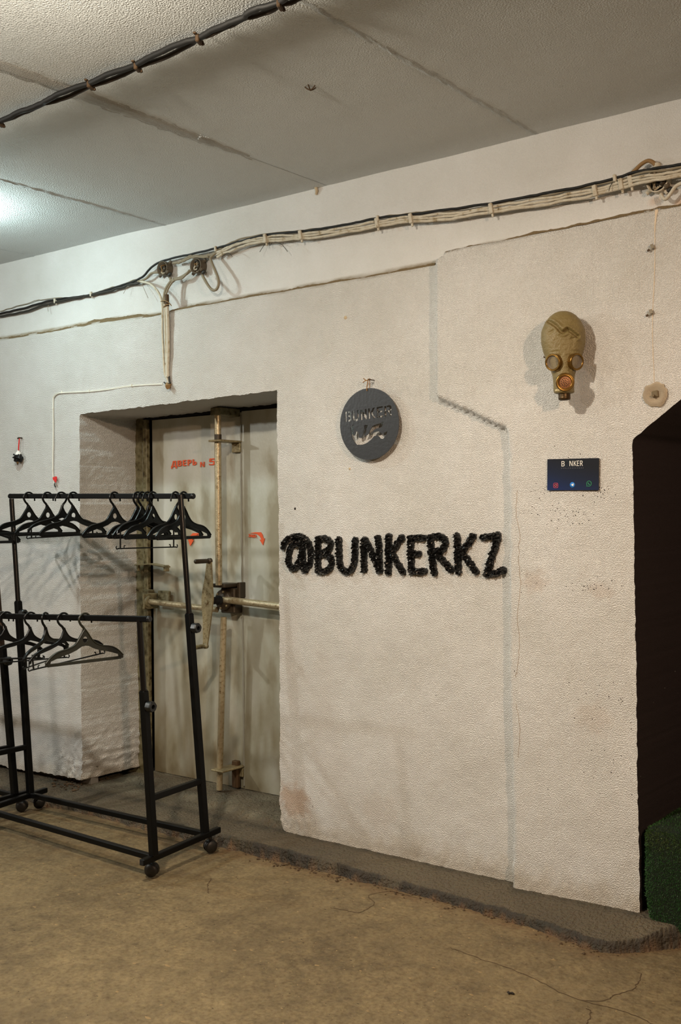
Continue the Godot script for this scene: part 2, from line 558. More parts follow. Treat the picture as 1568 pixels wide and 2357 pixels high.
func make_wall() -> void:
	var xs := PackedFloat32Array([-9.0, -8.0, -7.0])
	var x := -6.2
	while x < -0.6:
		xs.append(x)
		x += 0.0125
	while x < 1.0:
		xs.append(x)
		x += 0.05
	xs.append_array([1.5, 2.2, 3.0])
	var ys := PackedFloat32Array()
	var y := 0.0
	while y < H + 0.02:
		ys.append(y)
		y += 0.0125
	var nx := xs.size()
	var ny := ys.size()
	var V := PackedVector3Array()
	var C := PackedColorArray()
	var F := PackedFloat32Array()
	var W := PackedByteArray()
	V.resize(nx * ny)
	C.resize(nx * ny)
	F.resize(nx * ny)
	W.resize(nx * ny)
	for j in ny:
		for i in nx:
			var k := j * nx + i
			V[k] = Vector3(xs[i], ys[j], wall_z(xs[i], ys[j]))
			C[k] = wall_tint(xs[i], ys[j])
			var a := -niche_in(xs[i], ys[j])
			var b := -arch_in(xs[i], ys[j])
			var f := -foot_in(xs[i], ys[j])
			F[k] = minf(a, minf(b, f))
			W[k] = 0 if a <= b and a <= f else (1 if b <= f else 2)
	var N := PackedVector3Array()
	N.resize(nx * ny)
	for j in ny:
		for i in nx:
			var l := V[j * nx + maxi(i - 1, 0)]
			var r := V[j * nx + mini(i + 1, nx - 1)]
			var d := V[maxi(j - 1, 0) * nx + i]
			var u := V[mini(j + 1, ny - 1) * nx + i]
			N[j * nx + i] = (r - l).cross(u - d).normalized()
	var ix := [PackedInt32Array(), PackedInt32Array()]
	var cuts := [[], [], []]
	for j in ny - 1:
		for i in nx - 1:
			var q := [j * nx + i, j * nx + i + 1, (j + 1) * nx + i + 1, (j + 1) * nx + i]
			var s := 1 if ys[j] > ledge_y(xs[i]) else 0
			for t in [[q[0], q[1], q[2]], [q[0], q[2], q[3]]]:
				var inside := 0
				for v in t:
					if F[v] > 0.0: inside += 1
				if inside == 0: continue
				if inside == 3:
					ix[s].append_array([t[0], t[2], t[1]])
					continue
				var poly := PackedInt32Array()
				var cut := []
				for e in 3:
					var a: int = t[e]
					var b: int = t[(e + 1) % 3]
					if F[a] > 0.0: poly.append(a)
					if (F[a] > 0.0) != (F[b] > 0.0):
						var w := F[a] / (F[a] - F[b])
						poly.append(V.size())
						cut.append(V.size())
						V.append(V[a].lerp(V[b], w))
						N.append(N[a].lerp(N[b], w).normalized())
						C.append(C[a].lerp(C[b], w))
				for e in range(1, poly.size() - 1):
					ix[s].append_array([poly[0], poly[e + 1], poly[e]])
				if cut.size() == 2:
					var out: int = t[0]
					for v in t:
						if F[v] <= 0.0: out = v
					cuts[W[out]].append([V[cut[0]], V[cut[1]], V[out]])
	var me := ArrayMesh.new()
	for s in 2:
		var arr := []
		arr.resize(Mesh.ARRAY_MAX)
		arr[Mesh.ARRAY_VERTEX] = V
		arr[Mesh.ARRAY_NORMAL] = N
		arr[Mesh.ARRAY_COLOR] = C
		arr[Mesh.ARRAY_INDEX] = ix[s]
		me.add_surface_from_arrays(Mesh.PRIMITIVE_TRIANGLES, arr)
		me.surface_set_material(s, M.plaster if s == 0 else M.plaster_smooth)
	var w := MeshInstance3D.new()
	w.name = "wall_back"
	w.mesh = me
	add_child(w)
	tag(w, "white rough-plastered bunker wall with a door niche and a raised chamfered pilaster", "wall", "", "structure")
	# reveals grow from the cut edges
	reveal(w, "niche_reveal", cuts[0], -0.425, 24, M.plaster_rough, 0.007)
	reveal(w, "doorway_reveal", cuts[1], -1.3, 10, M.black_paint, 0.006)
	reveal(w, "plaster_foot", cuts[2], -0.06, 2, M.plaster, 0.0)
	# what is behind the ragged foot, and the core of the wall
	var st := ST()
	bx(st, at(Vector3(-6.87, 0.1, -0.09)), Vector3(4.26, 0.3, 0.05))
	bx(st, at(Vector3(-2.46, 0.1, -0.09)), Vector3(1.70, 0.3, 0.05))
	bx(st, at(Vector3(-6.87, 1.5, -0.75)), Vector3(4.26, 3.1, 0.5))
	bx(st, at(Vector3(-2.46, 1.5, -0.75)), Vector3(1.70, 3.1, 0.5))
	bx(st, at(Vector3(-4.0, 2.6, -0.75)), Vector3(1.5, 0.9, 0.5))
	bx(st, at(Vector3(1.8, 1.5, -0.75)), Vector3(2.4, 3.1, 0.5))
	bx(st, at(Vector3(-0.5, 2.6, -0.75)), Vector3(2.2, 0.85, 0.5))
	obj("core", done(st), M.core, w)
	st = ST()
	bx(st, at(Vector3(-0.53, 1.1, -1.35)), Vector3(2.6, 2.4, 0.1))
	obj("passage_end", done(st), M.black_paint, w)
	# dust lying on the sloped ledge between the plaster and the upper band
	st = ST()
	st.set_smooth_group(-1)
	var lx := -6.1
	while lx < -0.7:
		if lx > -2.475 and lx < -2.385:
			lx += 0.012
			continue
		var q := []
		for e in [lx, lx + 0.012]:
			var y0 := ledge_y(e) - 0.003
			var hgt := 0.0095 + 0.006 * n_mid.get_noise_1d(e * 1.3) + 0.003 * n_hi.get_noise_1d(e)
			hgt += 0.012 * ss(-4.15, -4.3, e) * ss(-4.75, -4.6, e)
			hgt -= 0.006 * ss(-2.5, -2.38, e) * ss(-1.95, -2.2, e)
			var zf := wall_z(e, y0 - 0.004) - 0.001
			q.append(Vector3(e, y0, zf))
			q.append(Vector3(e, y0 + maxf(hgt, 0.002), zf - maxf(hgt, 0.002) * 0.35))
		quad(st, q[0], q[2], q[3], q[1], Vector3(0, 1, 1))
		quad(st, q[1], q[3], q[3] - Vector3(0, 0, 0.08), q[1] - Vector3(0, 0, 0.08), Vector3(0, 1, 0))
		lx += 0.012
	obj("ledge_dust", done(st), M.dust, w)
	# fine cracks in the plaster
	st = ST()
	for path in [[Vector3(-2.0588, 1.5931, 0.053), Vector3(-2.0654, 1.5064, 0.053), Vector3(-2.0513, 1.423, 0.053), Vector3(-2.0599, 1.3229, 0.053), Vector3(-2.0516, 1.2232, 0.053), Vector3(-2.0661, 1.1059, 0.053), Vector3(-2.06, 0.9729, 0.053), Vector3(-2.0762, 0.8716, 0.053)], [Vector3(-2.0767, 0.7715, 0.054), Vector3(-2.0609, 0.6731, 0.054), Vector3(-2.0715, 0.5635, 0.054)]]:
		ribbon_on_wall(st, path, 0.0016)
	obj("hairline_crack", done(st), M.wall_crack, w)
	# pinholes where the paint has flaked off
	st = ST()
	st.set_smooth_group(-1)
	for s in [[-1.95, 1.505, 0.05, 22], [-1.85, 1.49, 0.055, 50], [-1.72, 1.585, 0.03, 22], [-1.70, 1.55, 0.05, 14], [-1.96, 1.59, 0.03, 22], [-1.75, 1.235, 0.05, 46], [-1.99, 1.25, 0.045, 16], [-1.87, 1.7, 0.06, 8], [-1.72, 0.82, 0.11, 46], [-1.68, 0.55, 0.12, 34], [-1.9, 0.9, 0.2, 24], [-4.88, 0.22, 0.08, 20], [-4.72, 0.5, 0.2, 10], [-3.2, 0.2, 0.08, 10]]:
		for i in s[3]:
			var px: float = s[0] + rng.randfn() * s[2]
			var py: float = s[1] + rng.randfn() * s[2] * 0.45
			var r := rng.randf_range(0.0007, 0.0024)
			var z := wall_z(px, py) + 0.0012
			var pts := []
			for k in 6:
				var a := TAU * k / 6.0
				pts.append(Vector3(px + cos(a) * r * rng.randf_range(0.7, 1.4), py + sin(a) * r * rng.randf_range(0.6, 1.2), z - 0.001))
			for k in 6: tri(st, Vector3(px, py, z), pts[k], pts[(k + 1) % 6], Vector3(0, 0, 1))
	var sp := obj("flaked_spots", done(st), M.spot, w)
	sp.set_meta("kind", "stuff")

func ribbon_on_wall(st: SurfaceTool, path: Array, wdt: float) -> void:
	var p := smooth_path(path, 8)
	st.set_smooth_group(-1)
	for i in p.size() - 1:
		var a := p[i] + Vector3(n_hi.get_noise_1d(i * 2.0) * 0.006, 0, 0)
		var b := p[i + 1] + Vector3(n_hi.get_noise_1d((i + 1) * 2.0) * 0.006, 0, 0)
		a.z = wall_z(a.x, a.y) + 0.0008
		b.z = wall_z(b.x, b.y) + 0.0008
		var s := (b - a).cross(Vector3(0, 0, 1)).normalized() * wdt * 0.5
		quad(st, a - s, a + s, b + s, b - s, Vector3(0, 0, 1))

func reveal(w: Node3D, called: String, segs: Array, back: float, steps: int, m: Material, rough: float) -> void:
	var st := ST()
	st.set_smooth_group(1)
	var put := func(p: Vector3, t: float, away: Vector3) -> Vector3:
		var z := lerpf(p.z, back, t)
		var q := Vector3(p.x, p.y, z)
		if rough > 0.0:
			var fade := ss(0.0, 0.12, t)
			var low := ss(0.5, 0.1, p.y)
			q += Vector3(n_low.get_noise_3d(p.x, p.y, z) * 0.012, 0, 0) * fade
			q -= away * (n_mid.get_noise_3d(p.x * 3.0, p.y * 3.0, z * 3.0) * rough * (0.5 + 1.2 * low) + low * (n_cell.get_noise_3d(p.x * 0.6, p.y * 0.6, z * 0.6) + 0.4) * rough * 1.8) * fade
		return q
	for s in segs:
		var a: Vector3 = s[0]
		var b: Vector3 = s[1]
		var e := b - a
		var out: Vector3 = s[2] - a
		var o := Vector3(-e.y, e.x, 0.0).normalized()
		if o.dot(out) < 0.0: o = -o
		# a direction shared by neighbouring segments, so that the displaced strips stay joined
		var away := Vector3(1, 0, 0) if absf(o.x) > absf(o.y) else Vector3(0, 1, 0)
		away *= signf(away.dot(o))
		var dir := Vector3(1, 0, 0) * (1.0 if a.x < -4.2 or (a.x > -2.0 and a.x < -0.6) else -1.0)
		for k in steps:
			var t0 := float(k) / steps
			var t1 := float(k + 1) / steps
			for v in [a, b]:
				pass
			st.set_color(wall_tint(a.x - 0.02 * signf(o.x), a.y))
			quad(st, put.call(a, t0, dir), put.call(b, t0, dir), put.call(b, t1, dir), put.call(a, t1, dir), o)
	if segs.size(): obj(called, done(st), m, w)

func make_room() -> void:
	# the rest of the shell, out of the frame: side walls and the wall behind the camera, thick slabs
	for s in [["wall_left", Vector3(-8.6, 1.5, 3.0), Vector3(0.3, 3.1, 7.2), "plain dull brown plastered side wall at the far left of the bunker room"],
			["wall_right", Vector3(2.9, 1.5, 3.0), Vector3(0.3, 3.1, 7.2), "plain dull brown plastered side wall at the right of the bunker room"],
			["wall_front", Vector3(-2.85, 1.5, 6.4), Vector3(11.8, 3.1, 0.3), "plain dull brown plastered wall opposite the sign wall"]]:
		var st := ST()
		bx(st, at(s[1]), s[2])
		var o := obj(s[0], done(st), M.room, null)
		tag(o, s[3], "wall", "", "structure")

func make_ceiling() -> void:
	var c := Node3D.new()
	c.name = "ceiling"
	add_child(c)
	tag(c, "low grey-white concrete slab ceiling with filled joints", "ceiling", "", "structure")
	var x0 := -9.33
	var n := 0
	while x0 < 3.0:
		var a := x0 + 0.0008
		var b := x0 + 1.045 - 0.0008
		var dy := (n_low.get_noise_1d(n * 7.3)) * 0.0015
		var st := ST()
		st.set_smooth_group(1)
		var seen_here := b > -7.0 and a < -0.5
		var gx := 26 if seen_here else 2
		var gz := 90 if seen_here else 4
		var P := func(i: int, j: int) -> Vector3:
			var px := lerpf(a, b, float(i) / gx)
			var pz := lerpf(-0.12, 6.3, float(j) / gz) if not seen_here else (lerpf(-0.12, 2.6, j / 80.0) if j <= 80 else lerpf(2.6, 6.3, (j - 80) / 10.0))
			var y := H + dy + n_low.get_noise_2d(px * 0.8, pz * 0.8) * 0.003 + n_mid.get_noise_2d(px, pz) * 0.0008
			var ed := minf(px - a, b - px)
			y += 0.001 * ss(0.01, 0.0, ed)
			return Vector3(px, y, pz)
		for i in gx:
			for j in gz:
				quad(st, P.call(i, j), P.call(i + 1, j), P.call(i + 1, j + 1), P.call(i, j + 1), Vector3.DOWN)
		st.set_smooth_group(-1)
		bx(st, at(Vector3((a + b) * 0.5, H + 0.12, 3.05)), Vector3(b - a, 0.2, 6.9), 0.004)
		obj("ceiling_slab", done(st), M.ceiling, c)
		# the filled joint at x0
		st = ST()
		st.set_smooth_group(1)
		var dark := absf(x0 + 3.06) < 0.05
		var jw := 0.040 if dark else 0.02
		var pts := []
		var steps := 120
		for j in steps + 1:
			var pz := lerpf(-0.1, 2.4, float(j) / steps) if j < steps else 6.2
			var row := []
			for i in 13:
				var t := i / 12.0 - 0.5
				var wv := jw * (1.0 + 0.5 * n_mid.get_noise_2d(pz * 1.5, x0))
				if dark: wv *= lerpf(0.75, 1.35, ss(0.2, 1.7, pz))
				var px: float = x0 + t * 2.0 * wv + n_mid.get_noise_2d(pz * 0.5, x0 + 3.0) * 0.006
				var bump: float = (0.25 - t * t) * 4.0
				var y := H + 0.0035 - bump * 0.0042 - n_hi.get_noise_2d(px, pz) * 0.004 * minf(1.0, bump * 2.0)
				if dark: y = H - 0.0022 + 0.006 * ss(0.55, 0.35, pz + n_mid.get_noise_2d(px * 3.0, pz) * 0.15) + 0.0035 * exp(-pow((absf(t) - 0.36) * 14.0, 2.0)) - n_hi.get_noise_2d(px, pz) * 0.0015 + 0.004 * ss(0.42, 0.5, absf(t))
				row.append(Vector3(px, y, pz))
			pts.append(row)
		for j in steps:
			for i in 12:
				quad(st, pts[j][i], pts[j][i + 1], pts[j + 1][i + 1], pts[j + 1][i], Vector3.DOWN)
		obj("joint_filler", done(st), M.seam_dark if dark else M.seam_light, c)
		x0 += 1.045
		n += 1

func floor_y(x: float, z: float) -> float:
	return n_low.get_noise_2d(x * 0.9, z * 0.9 + 40.0) * 0.008 + n_mid.get_noise_2d(x * 0.8, z * 0.8 + 11.0) * 0.002 - 0.004

func curb_front(x: float) -> float:
	var z := 0.195 + 0.045 * ss(-2.6, -1.6, x) + 0.03 * ss(-2.0, -1.5, x)
	z += n_low.get_noise_1d(x * 2.4 + 3.0) * 0.022 + n_mid.get_noise_1d(x * 2.0) * 0.012
	return lerpf(z, 0.03, ss(-1.64, -1.36, x))

func curb_y(x: float, z: float) -> float:
	var back := 0.060 + 0.014 * ss(-2.2, -1.6, x)
	var top := lerpf(back, lerpf(0.052, 0.028, ss(-3.2, -2.3, x)), ss(0.0, 0.22, z)) - 0.02 * ss(-3.9, -4.6, x) * ss(-0.1, 0.1, z)
	# the broken raised sill inside the niche
	var edge := -0.06 - 0.16 * ss(-3.5, -4.5, x) + n_mid.get_noise_1d(x * 1.3 + 9.0) * 0.06
	var sill := ss(0.02, -0.03, z - edge) * ss(-4.72, -4.6, x) * ss(-3.28, -3.34, x)
	top += sill * 0.022
	top += sill * (n_cell.get_noise_2d(x * 0.9, z * 0.9) + 0.6) * 0.010 * ss(-0.36, -0.30, z)
	top += n_mid.get_noise_2d(x * 1.2, z * 1.2) * 0.003 + n_hi.get_noise_2d(x, z) * 0.0012
	# broken front edge
	var f := curb_front(x)
	var chip := n_mid.get_noise_2d(x * 1.6, z * 1.2 + 5.0) * 0.012
	var k := ss(f + 0.006 + chip, f - 0.014 + chip, z)
	k = sqrt(k)
	k = minf(1.0, k + 0.10 * n_hi.get_noise_2d(x * 0.5, z * 0.5) * k * (1.0 - k) * 4.0)
	return lerpf(-0.012, top, k)

func grid(xs: PackedFloat32Array, zs: PackedFloat32Array, hf: Callable, cf: Callable) -> ArrayMesh:
	var nx := xs.size()
	var nz := zs.size()
	var V := PackedVector3Array()
	var C := PackedColorArray()
	var N := PackedVector3Array()
	V.resize(nx * nz)
	C.resize(nx * nz)
	N.resize(nx * nz)
	for j in nz:
		for i in nx:
			V[j * nx + i] = Vector3(xs[i], hf.call(xs[i], zs[j]), zs[j])
			C[j * nx + i] = cf.call(xs[i], zs[j])
	for j in nz:
		for i in nx:
			var l := V[j * nx + maxi(i - 1, 0)]
			var r := V[j * nx + mini(i + 1, nx - 1)]
			var d := V[maxi(j - 1, 0) * nx + i]
			var u := V[mini(j + 1, nz - 1) * nx + i]
			N[j * nx + i] = (u - d).cross(r - l).normalized()
	var ix := PackedInt32Array()
	for j in nz - 1:
		for i in nx - 1:
			var q := j * nx + i
			ix.append_array([q, q + 1, q + nx + 1, q, q + nx + 1, q + nx])
	var arr := []
	arr.resize(Mesh.ARRAY_MAX)
	arr[Mesh.ARRAY_VERTEX] = V
	arr[Mesh.ARRAY_NORMAL] = N
	arr[Mesh.ARRAY_COLOR] = C
	arr[Mesh.ARRAY_INDEX] = ix
	var me := ArrayMesh.new()
	me.add_surface_from_arrays(Mesh.PRIMITIVE_TRIANGLES, arr)
	return me

func span(a: float, b: float, d: float) -> PackedFloat32Array:
	var out := PackedFloat32Array()
	var n := int(round((b - a) / d))
	for i in n + 1: out.append(lerpf(a, b, float(i) / n))
	return out

func make_floor() -> void:
	var xs := PackedFloat32Array([-9.0, -8.0, -7.0])
	xs.append_array(span(-5.0, -0.8, 0.011))
	xs.append_array([1.0, 2.0, 3.0])
	var zs := PackedFloat32Array([-1.4, -1.0, -0.6])
	zs.append_array(span(-0.3, 2.2, 0.011))
	zs.append_array([3.4, 4.5, 6.5])
	var tint := func(x: float, z: float) -> Color:
		var c := Color(0.182, 0.136, 0.072)
		var k := n_low.get_noise_2d(x * 1.2, z * 1.2 + 70.0) * 0.30 + n_mid.get_noise_2d(x, z + 30.0) * 0.28 + n_mid.get_noise_2d(x * 3.0, z * 3.0) * 0.22 + n_hi.get_noise_2d(x, z) * 0.12
		c = Color(c.r * (1.0 + k), c.g * (1.0 + k * 1.05), c.b * (1.0 + k * 1.1))
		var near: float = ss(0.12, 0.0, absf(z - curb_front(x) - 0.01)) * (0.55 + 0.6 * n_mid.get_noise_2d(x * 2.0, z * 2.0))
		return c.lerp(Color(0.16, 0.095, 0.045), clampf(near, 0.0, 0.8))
	var f := MeshInstance3D.new()
	f.name = "floor"
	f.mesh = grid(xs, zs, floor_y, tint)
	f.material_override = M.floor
	add_child(f)
	tag(f, "worn brown concrete bunker floor with cracks and chips", "floor", "", "structure")
	var st := ST()
	bx(st, at(Vector3(-3, -0.15, 2.5)), Vector3(12.4, 0.2, 8.2))
	obj("core", done(st), M.core, f)
	# cracks and the long chipped groove
	for path in [[Vector3(-2.0666, 0, 0.5542), Vector3(-1.9451, 0, 0.5676), Vector3(-1.7412, 0, 0.5932), Vector3(-1.5468, 0, 0.6594), Vector3(-1.3909, 0, 0.6561), Vector3(-1.2841, 0, 0.6835), Vector3(-1.2047, 0, 0.7521)], [Vector3(-1.4487, 0, 0.3586), Vector3(-1.4237, 0, 0.481), Vector3(-1.4479, 0, 0.5585), Vector3(-1.4661, 0, 0.63), Vector3(-1.517, 0, 0.6604)], [Vector3(-3.1304, 0, 0.6638), Vector3(-3.2071, 0, 0.5915), Vector3(-3.2517, 0, 0.5237)], [Vector3(-2.6333, 0, 0.5087), Vector3(-2.56, 0, 0.4949), Vector3(-2.512, 0, 0.4765), Vector3(-2.5247, 0, 0.37), Vector3(-2.5929, 0, 0.3115), Vector3(-2.5529, 0, 0.2197), Vector3(-2.4303, 0, 0.2162)], [Vector3(-1.4314, 0, 0.8108), Vector3(-1.4606, 0, 0.7191), Vector3(-1.4779, 0, 0.7063)]]:
		st = ST()
		st.set_smooth_group(-1)
		var p := smooth_path(path, 10)
		for i in p.size() - 1:
			var q := []
			for k in [i, i + 1]:
				var v := p[k] + Vector3(n_hi.get_noise_1d(k * 3.0 + path.size() * 50.0), 0, n_hi.get_noise_1d(k * 3.0 + 500.0)) * 0.008
				v.y = floor_y(v.x, v.z) + 0.0012
				q.append(v)
			var wv := 0.0011 * (1.0 + 1.2 * absf(n_mid.get_noise_1d(i * 0.05 + path.size())))
			var s: Vector3 = (q[1] - q[0]).cross(Vector3.UP).normalized() * wv
			quad(st, q[0] - s, q[0] + s, q[1] + s, q[1] - s, Vector3.UP)
		obj("floor_crack", done(st), M.crack, f)
	# grit, pale flakes and dark specks trodden into the concrete
	var r2 := RandomNumberGenerator.new()
	r2.seed = 5
	for kind in [["grit", 900, 0.0009, 0.0028, Color(0.58, 0.49, 0.35)], ["pale_flakes", 170, 0.003, 0.009, Color(0.53, 0.44, 0.30)], ["dark_specks", 420, 0.001, 0.0042, Color(0.20, 0.15, 0.09)]]:
		st = ST()
		st.set_smooth_group(-1)
		for i in kind[1]:
			var px := r2.randf_range(-4.9, -1.1)
			var pz := r2.randf_range(0.24, 2.1)
			var r := r2.randf_range(kind[2], kind[3])
			var y := floor_y(px, pz)
			var pts := []
			var ln := r2.randf_range(0.8, 2.2)
			for k in 7:
				var a := TAU * k / 7.0
				var q := Vector3(px + cos(a) * r * ln * r2.randf_range(0.5, 1.4), 0, pz + sin(a) * r * r2.randf_range(0.5, 1.3))
				q.y = floor_y(q.x, q.z) - 0.0004
				pts.append(q)
			for k in 7: tri(st, Vector3(px, y + 0.0013, pz), pts[k], pts[(k + 1) % 7], Vector3.UP)
		var g := obj(kind[0], done(st), mat(kind[4], 0.85), f)
		g.set_meta("kind", "stuff")

func make_curb() -> void:
	var tint := func(x: float, z: float) -> Color:
		var c := Color(0.105, 0.082, 0.052)
		var k := n_low.get_noise_2d(x * 2.0, z * 2.0 + 12.0) * 0.25 + n_mid.get_noise_2d(x, z) * 0.12
		c = c * (1.0 + k)
		var f := curb_front(x)
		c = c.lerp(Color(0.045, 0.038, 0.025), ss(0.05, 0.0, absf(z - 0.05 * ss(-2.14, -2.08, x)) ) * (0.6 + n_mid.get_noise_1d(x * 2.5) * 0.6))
		var face := ss(f - 0.028, f - 0.012, z)
		# remains of black paint along the edge, rust-brown where it broke off
		var black := ss(-0.3, 0.02, n_low.get_noise_2d(x * 3.2, 8.0) + 0.15 + n_mid.get_noise_2d(x * 2.0, z * 3.0) * 0.35)
		black *= 1.0 - ss(-3.3, -3.36, x) * 0.6
		c = c.lerp(Color(0.032, 0.027, 0.02), face * (0.35 + 0.6 * black))
		c = c.lerp(Color(0.22, 0.115, 0.05), ss(f - 0.004, f + 0.008, z) * 0.6 * (0.6 + n_mid.get_noise_1d(x * 3.0)))
		# dark line where the plaster meets the slab, pale worn concrete on the sill
		if z < -0.02:
			c = c.lerp(Color(0.165, 0.145, 0.10), ss(-0.02, -0.1, z) * (0.5 + 0.8 * n_mid.get_noise_2d(x * 0.7, z * 0.7 + 3.0)))
		return Color(c.r, c.g, c.b, 1.0)
	var czs := span(-0.46, 0.11, 0.0125)
	czs.append_array(span(0.115, 0.36, 0.005))
	var cb := MeshInstance3D.new()
	cb.name = "trim_1"
	cb.mesh = grid(span(-6.2, -1.20, 0.01), czs, curb_y, tint)
	cb.material_override = M.curb
	add_child(cb)
	tag(cb, "low broken concrete curb with black paint remains along the foot of the white wall", "curb", "", "structure")
	# crumbs broken off the edge
	var st := ST()
	st.set_smooth_group(-1)
	for i in 230:
		var px := rng.randf_range(-3.35, -1.5) if i % 3 else rng.randf_range(-3.25, -2.75)
		var pz := curb_front(px) + rng.randfn() * 0.022 + 0.012
		var r := rng.randf_range(0.002, 0.007) * (1.8 if rng.randf() < 0.08 else 1.0)
		rock(st, Vector3(px, floor_y(px, pz) + r * 0.35, pz), r)
	for i in 60:
		var px := rng.randf_range(-5.0, -4.72)
		var pz := rng.randf_range(-0.02, 0.05) if i % 2 else rng.randf_range(-0.25, 0.0)
		rock(st, Vector3(px, curb_y(px, pz) + 0.004, pz), rng.randf_range(0.004, 0.014))
	var rb := obj("crumbs", done(st), M.rubble, cb)
	rb.set_meta("kind", "stuff")

func rock(st: SurfaceTool, p: Vector3, r: float) -> void:
	var v := []
	for d in [Vector3(1, 0, 0), Vector3(0, 0, 1), Vector3(-1, 0, 0), Vector3(0, 0, -1)]:
		v.append(p + d.rotated(Vector3.UP, rng.randf() * 0.8) * r * rng.randf_range(0.7, 1.3))
	var t := p + Vector3(rng.randfn() * 0.2, rng.randf_range(0.5, 0.9), rng.randfn() * 0.2) * r
	var b := p - Vector3(0, 0.6, 0) * r
	for k in 4:
		tri(st, v[k], v[(k + 1) % 4], t, v[k] + v[(k + 1) % 4] + t - p * 3.0)
		tri(st, v[k], v[(k + 1) % 4], b, v[k] + v[(k + 1) % 4] + b - p * 3.0)


# ---------------------------------------------------------------- the steel door
func text_mesh(words: String, cap: float, depth := 0.001, bold := true) -> TextMesh:
	var f := SystemFont.new()
	f.font_names = PackedStringArray(["Droid Sans"])
	if bold: f.font_weight = 700
	var t := TextMesh.new()
	t.text = words
	t.font = f
	t.font_size = 72
	t.pixel_size = cap / (72.0 * 0.714)
	t.depth = depth
	t.curve_step = 0.8
	t.horizontal_alignment = HORIZONTAL_ALIGNMENT_LEFT
	t.vertical_alignment = VERTICAL_ALIGNMENT_BOTTOM
	return t

# lettering whose left baseline corner is at p and whose width and cap height are given
func lettering(called: String, words: String, p: Vector3, width: float, cap: float, m: Material, parent: Node3D, depth := 0.001, turn := 0.0, bold := true) -> MeshInstance3D:
	var t := text_mesh(words, cap, depth, bold)
	var o := obj(called, t, m, parent)
	var b := t.get_aabb()
	var sx := width / maxf(b.size.x, 0.001)
	var bottom := b.position.y + 72.0 * t.pixel_size * 0.0
	# caps sit on the baseline: the box's foot is the baseline where no letter hangs below it
	o.transform = Transform3D(Basis.from_euler(Vector3(0, 0, turn)) * Basis.from_scale(Vector3(sx, cap / maxf(b.size.y, 0.001), 1)), p)
	o.position -= o.transform.basis * Vector3(b.position.x, bottom, 0)
	return o

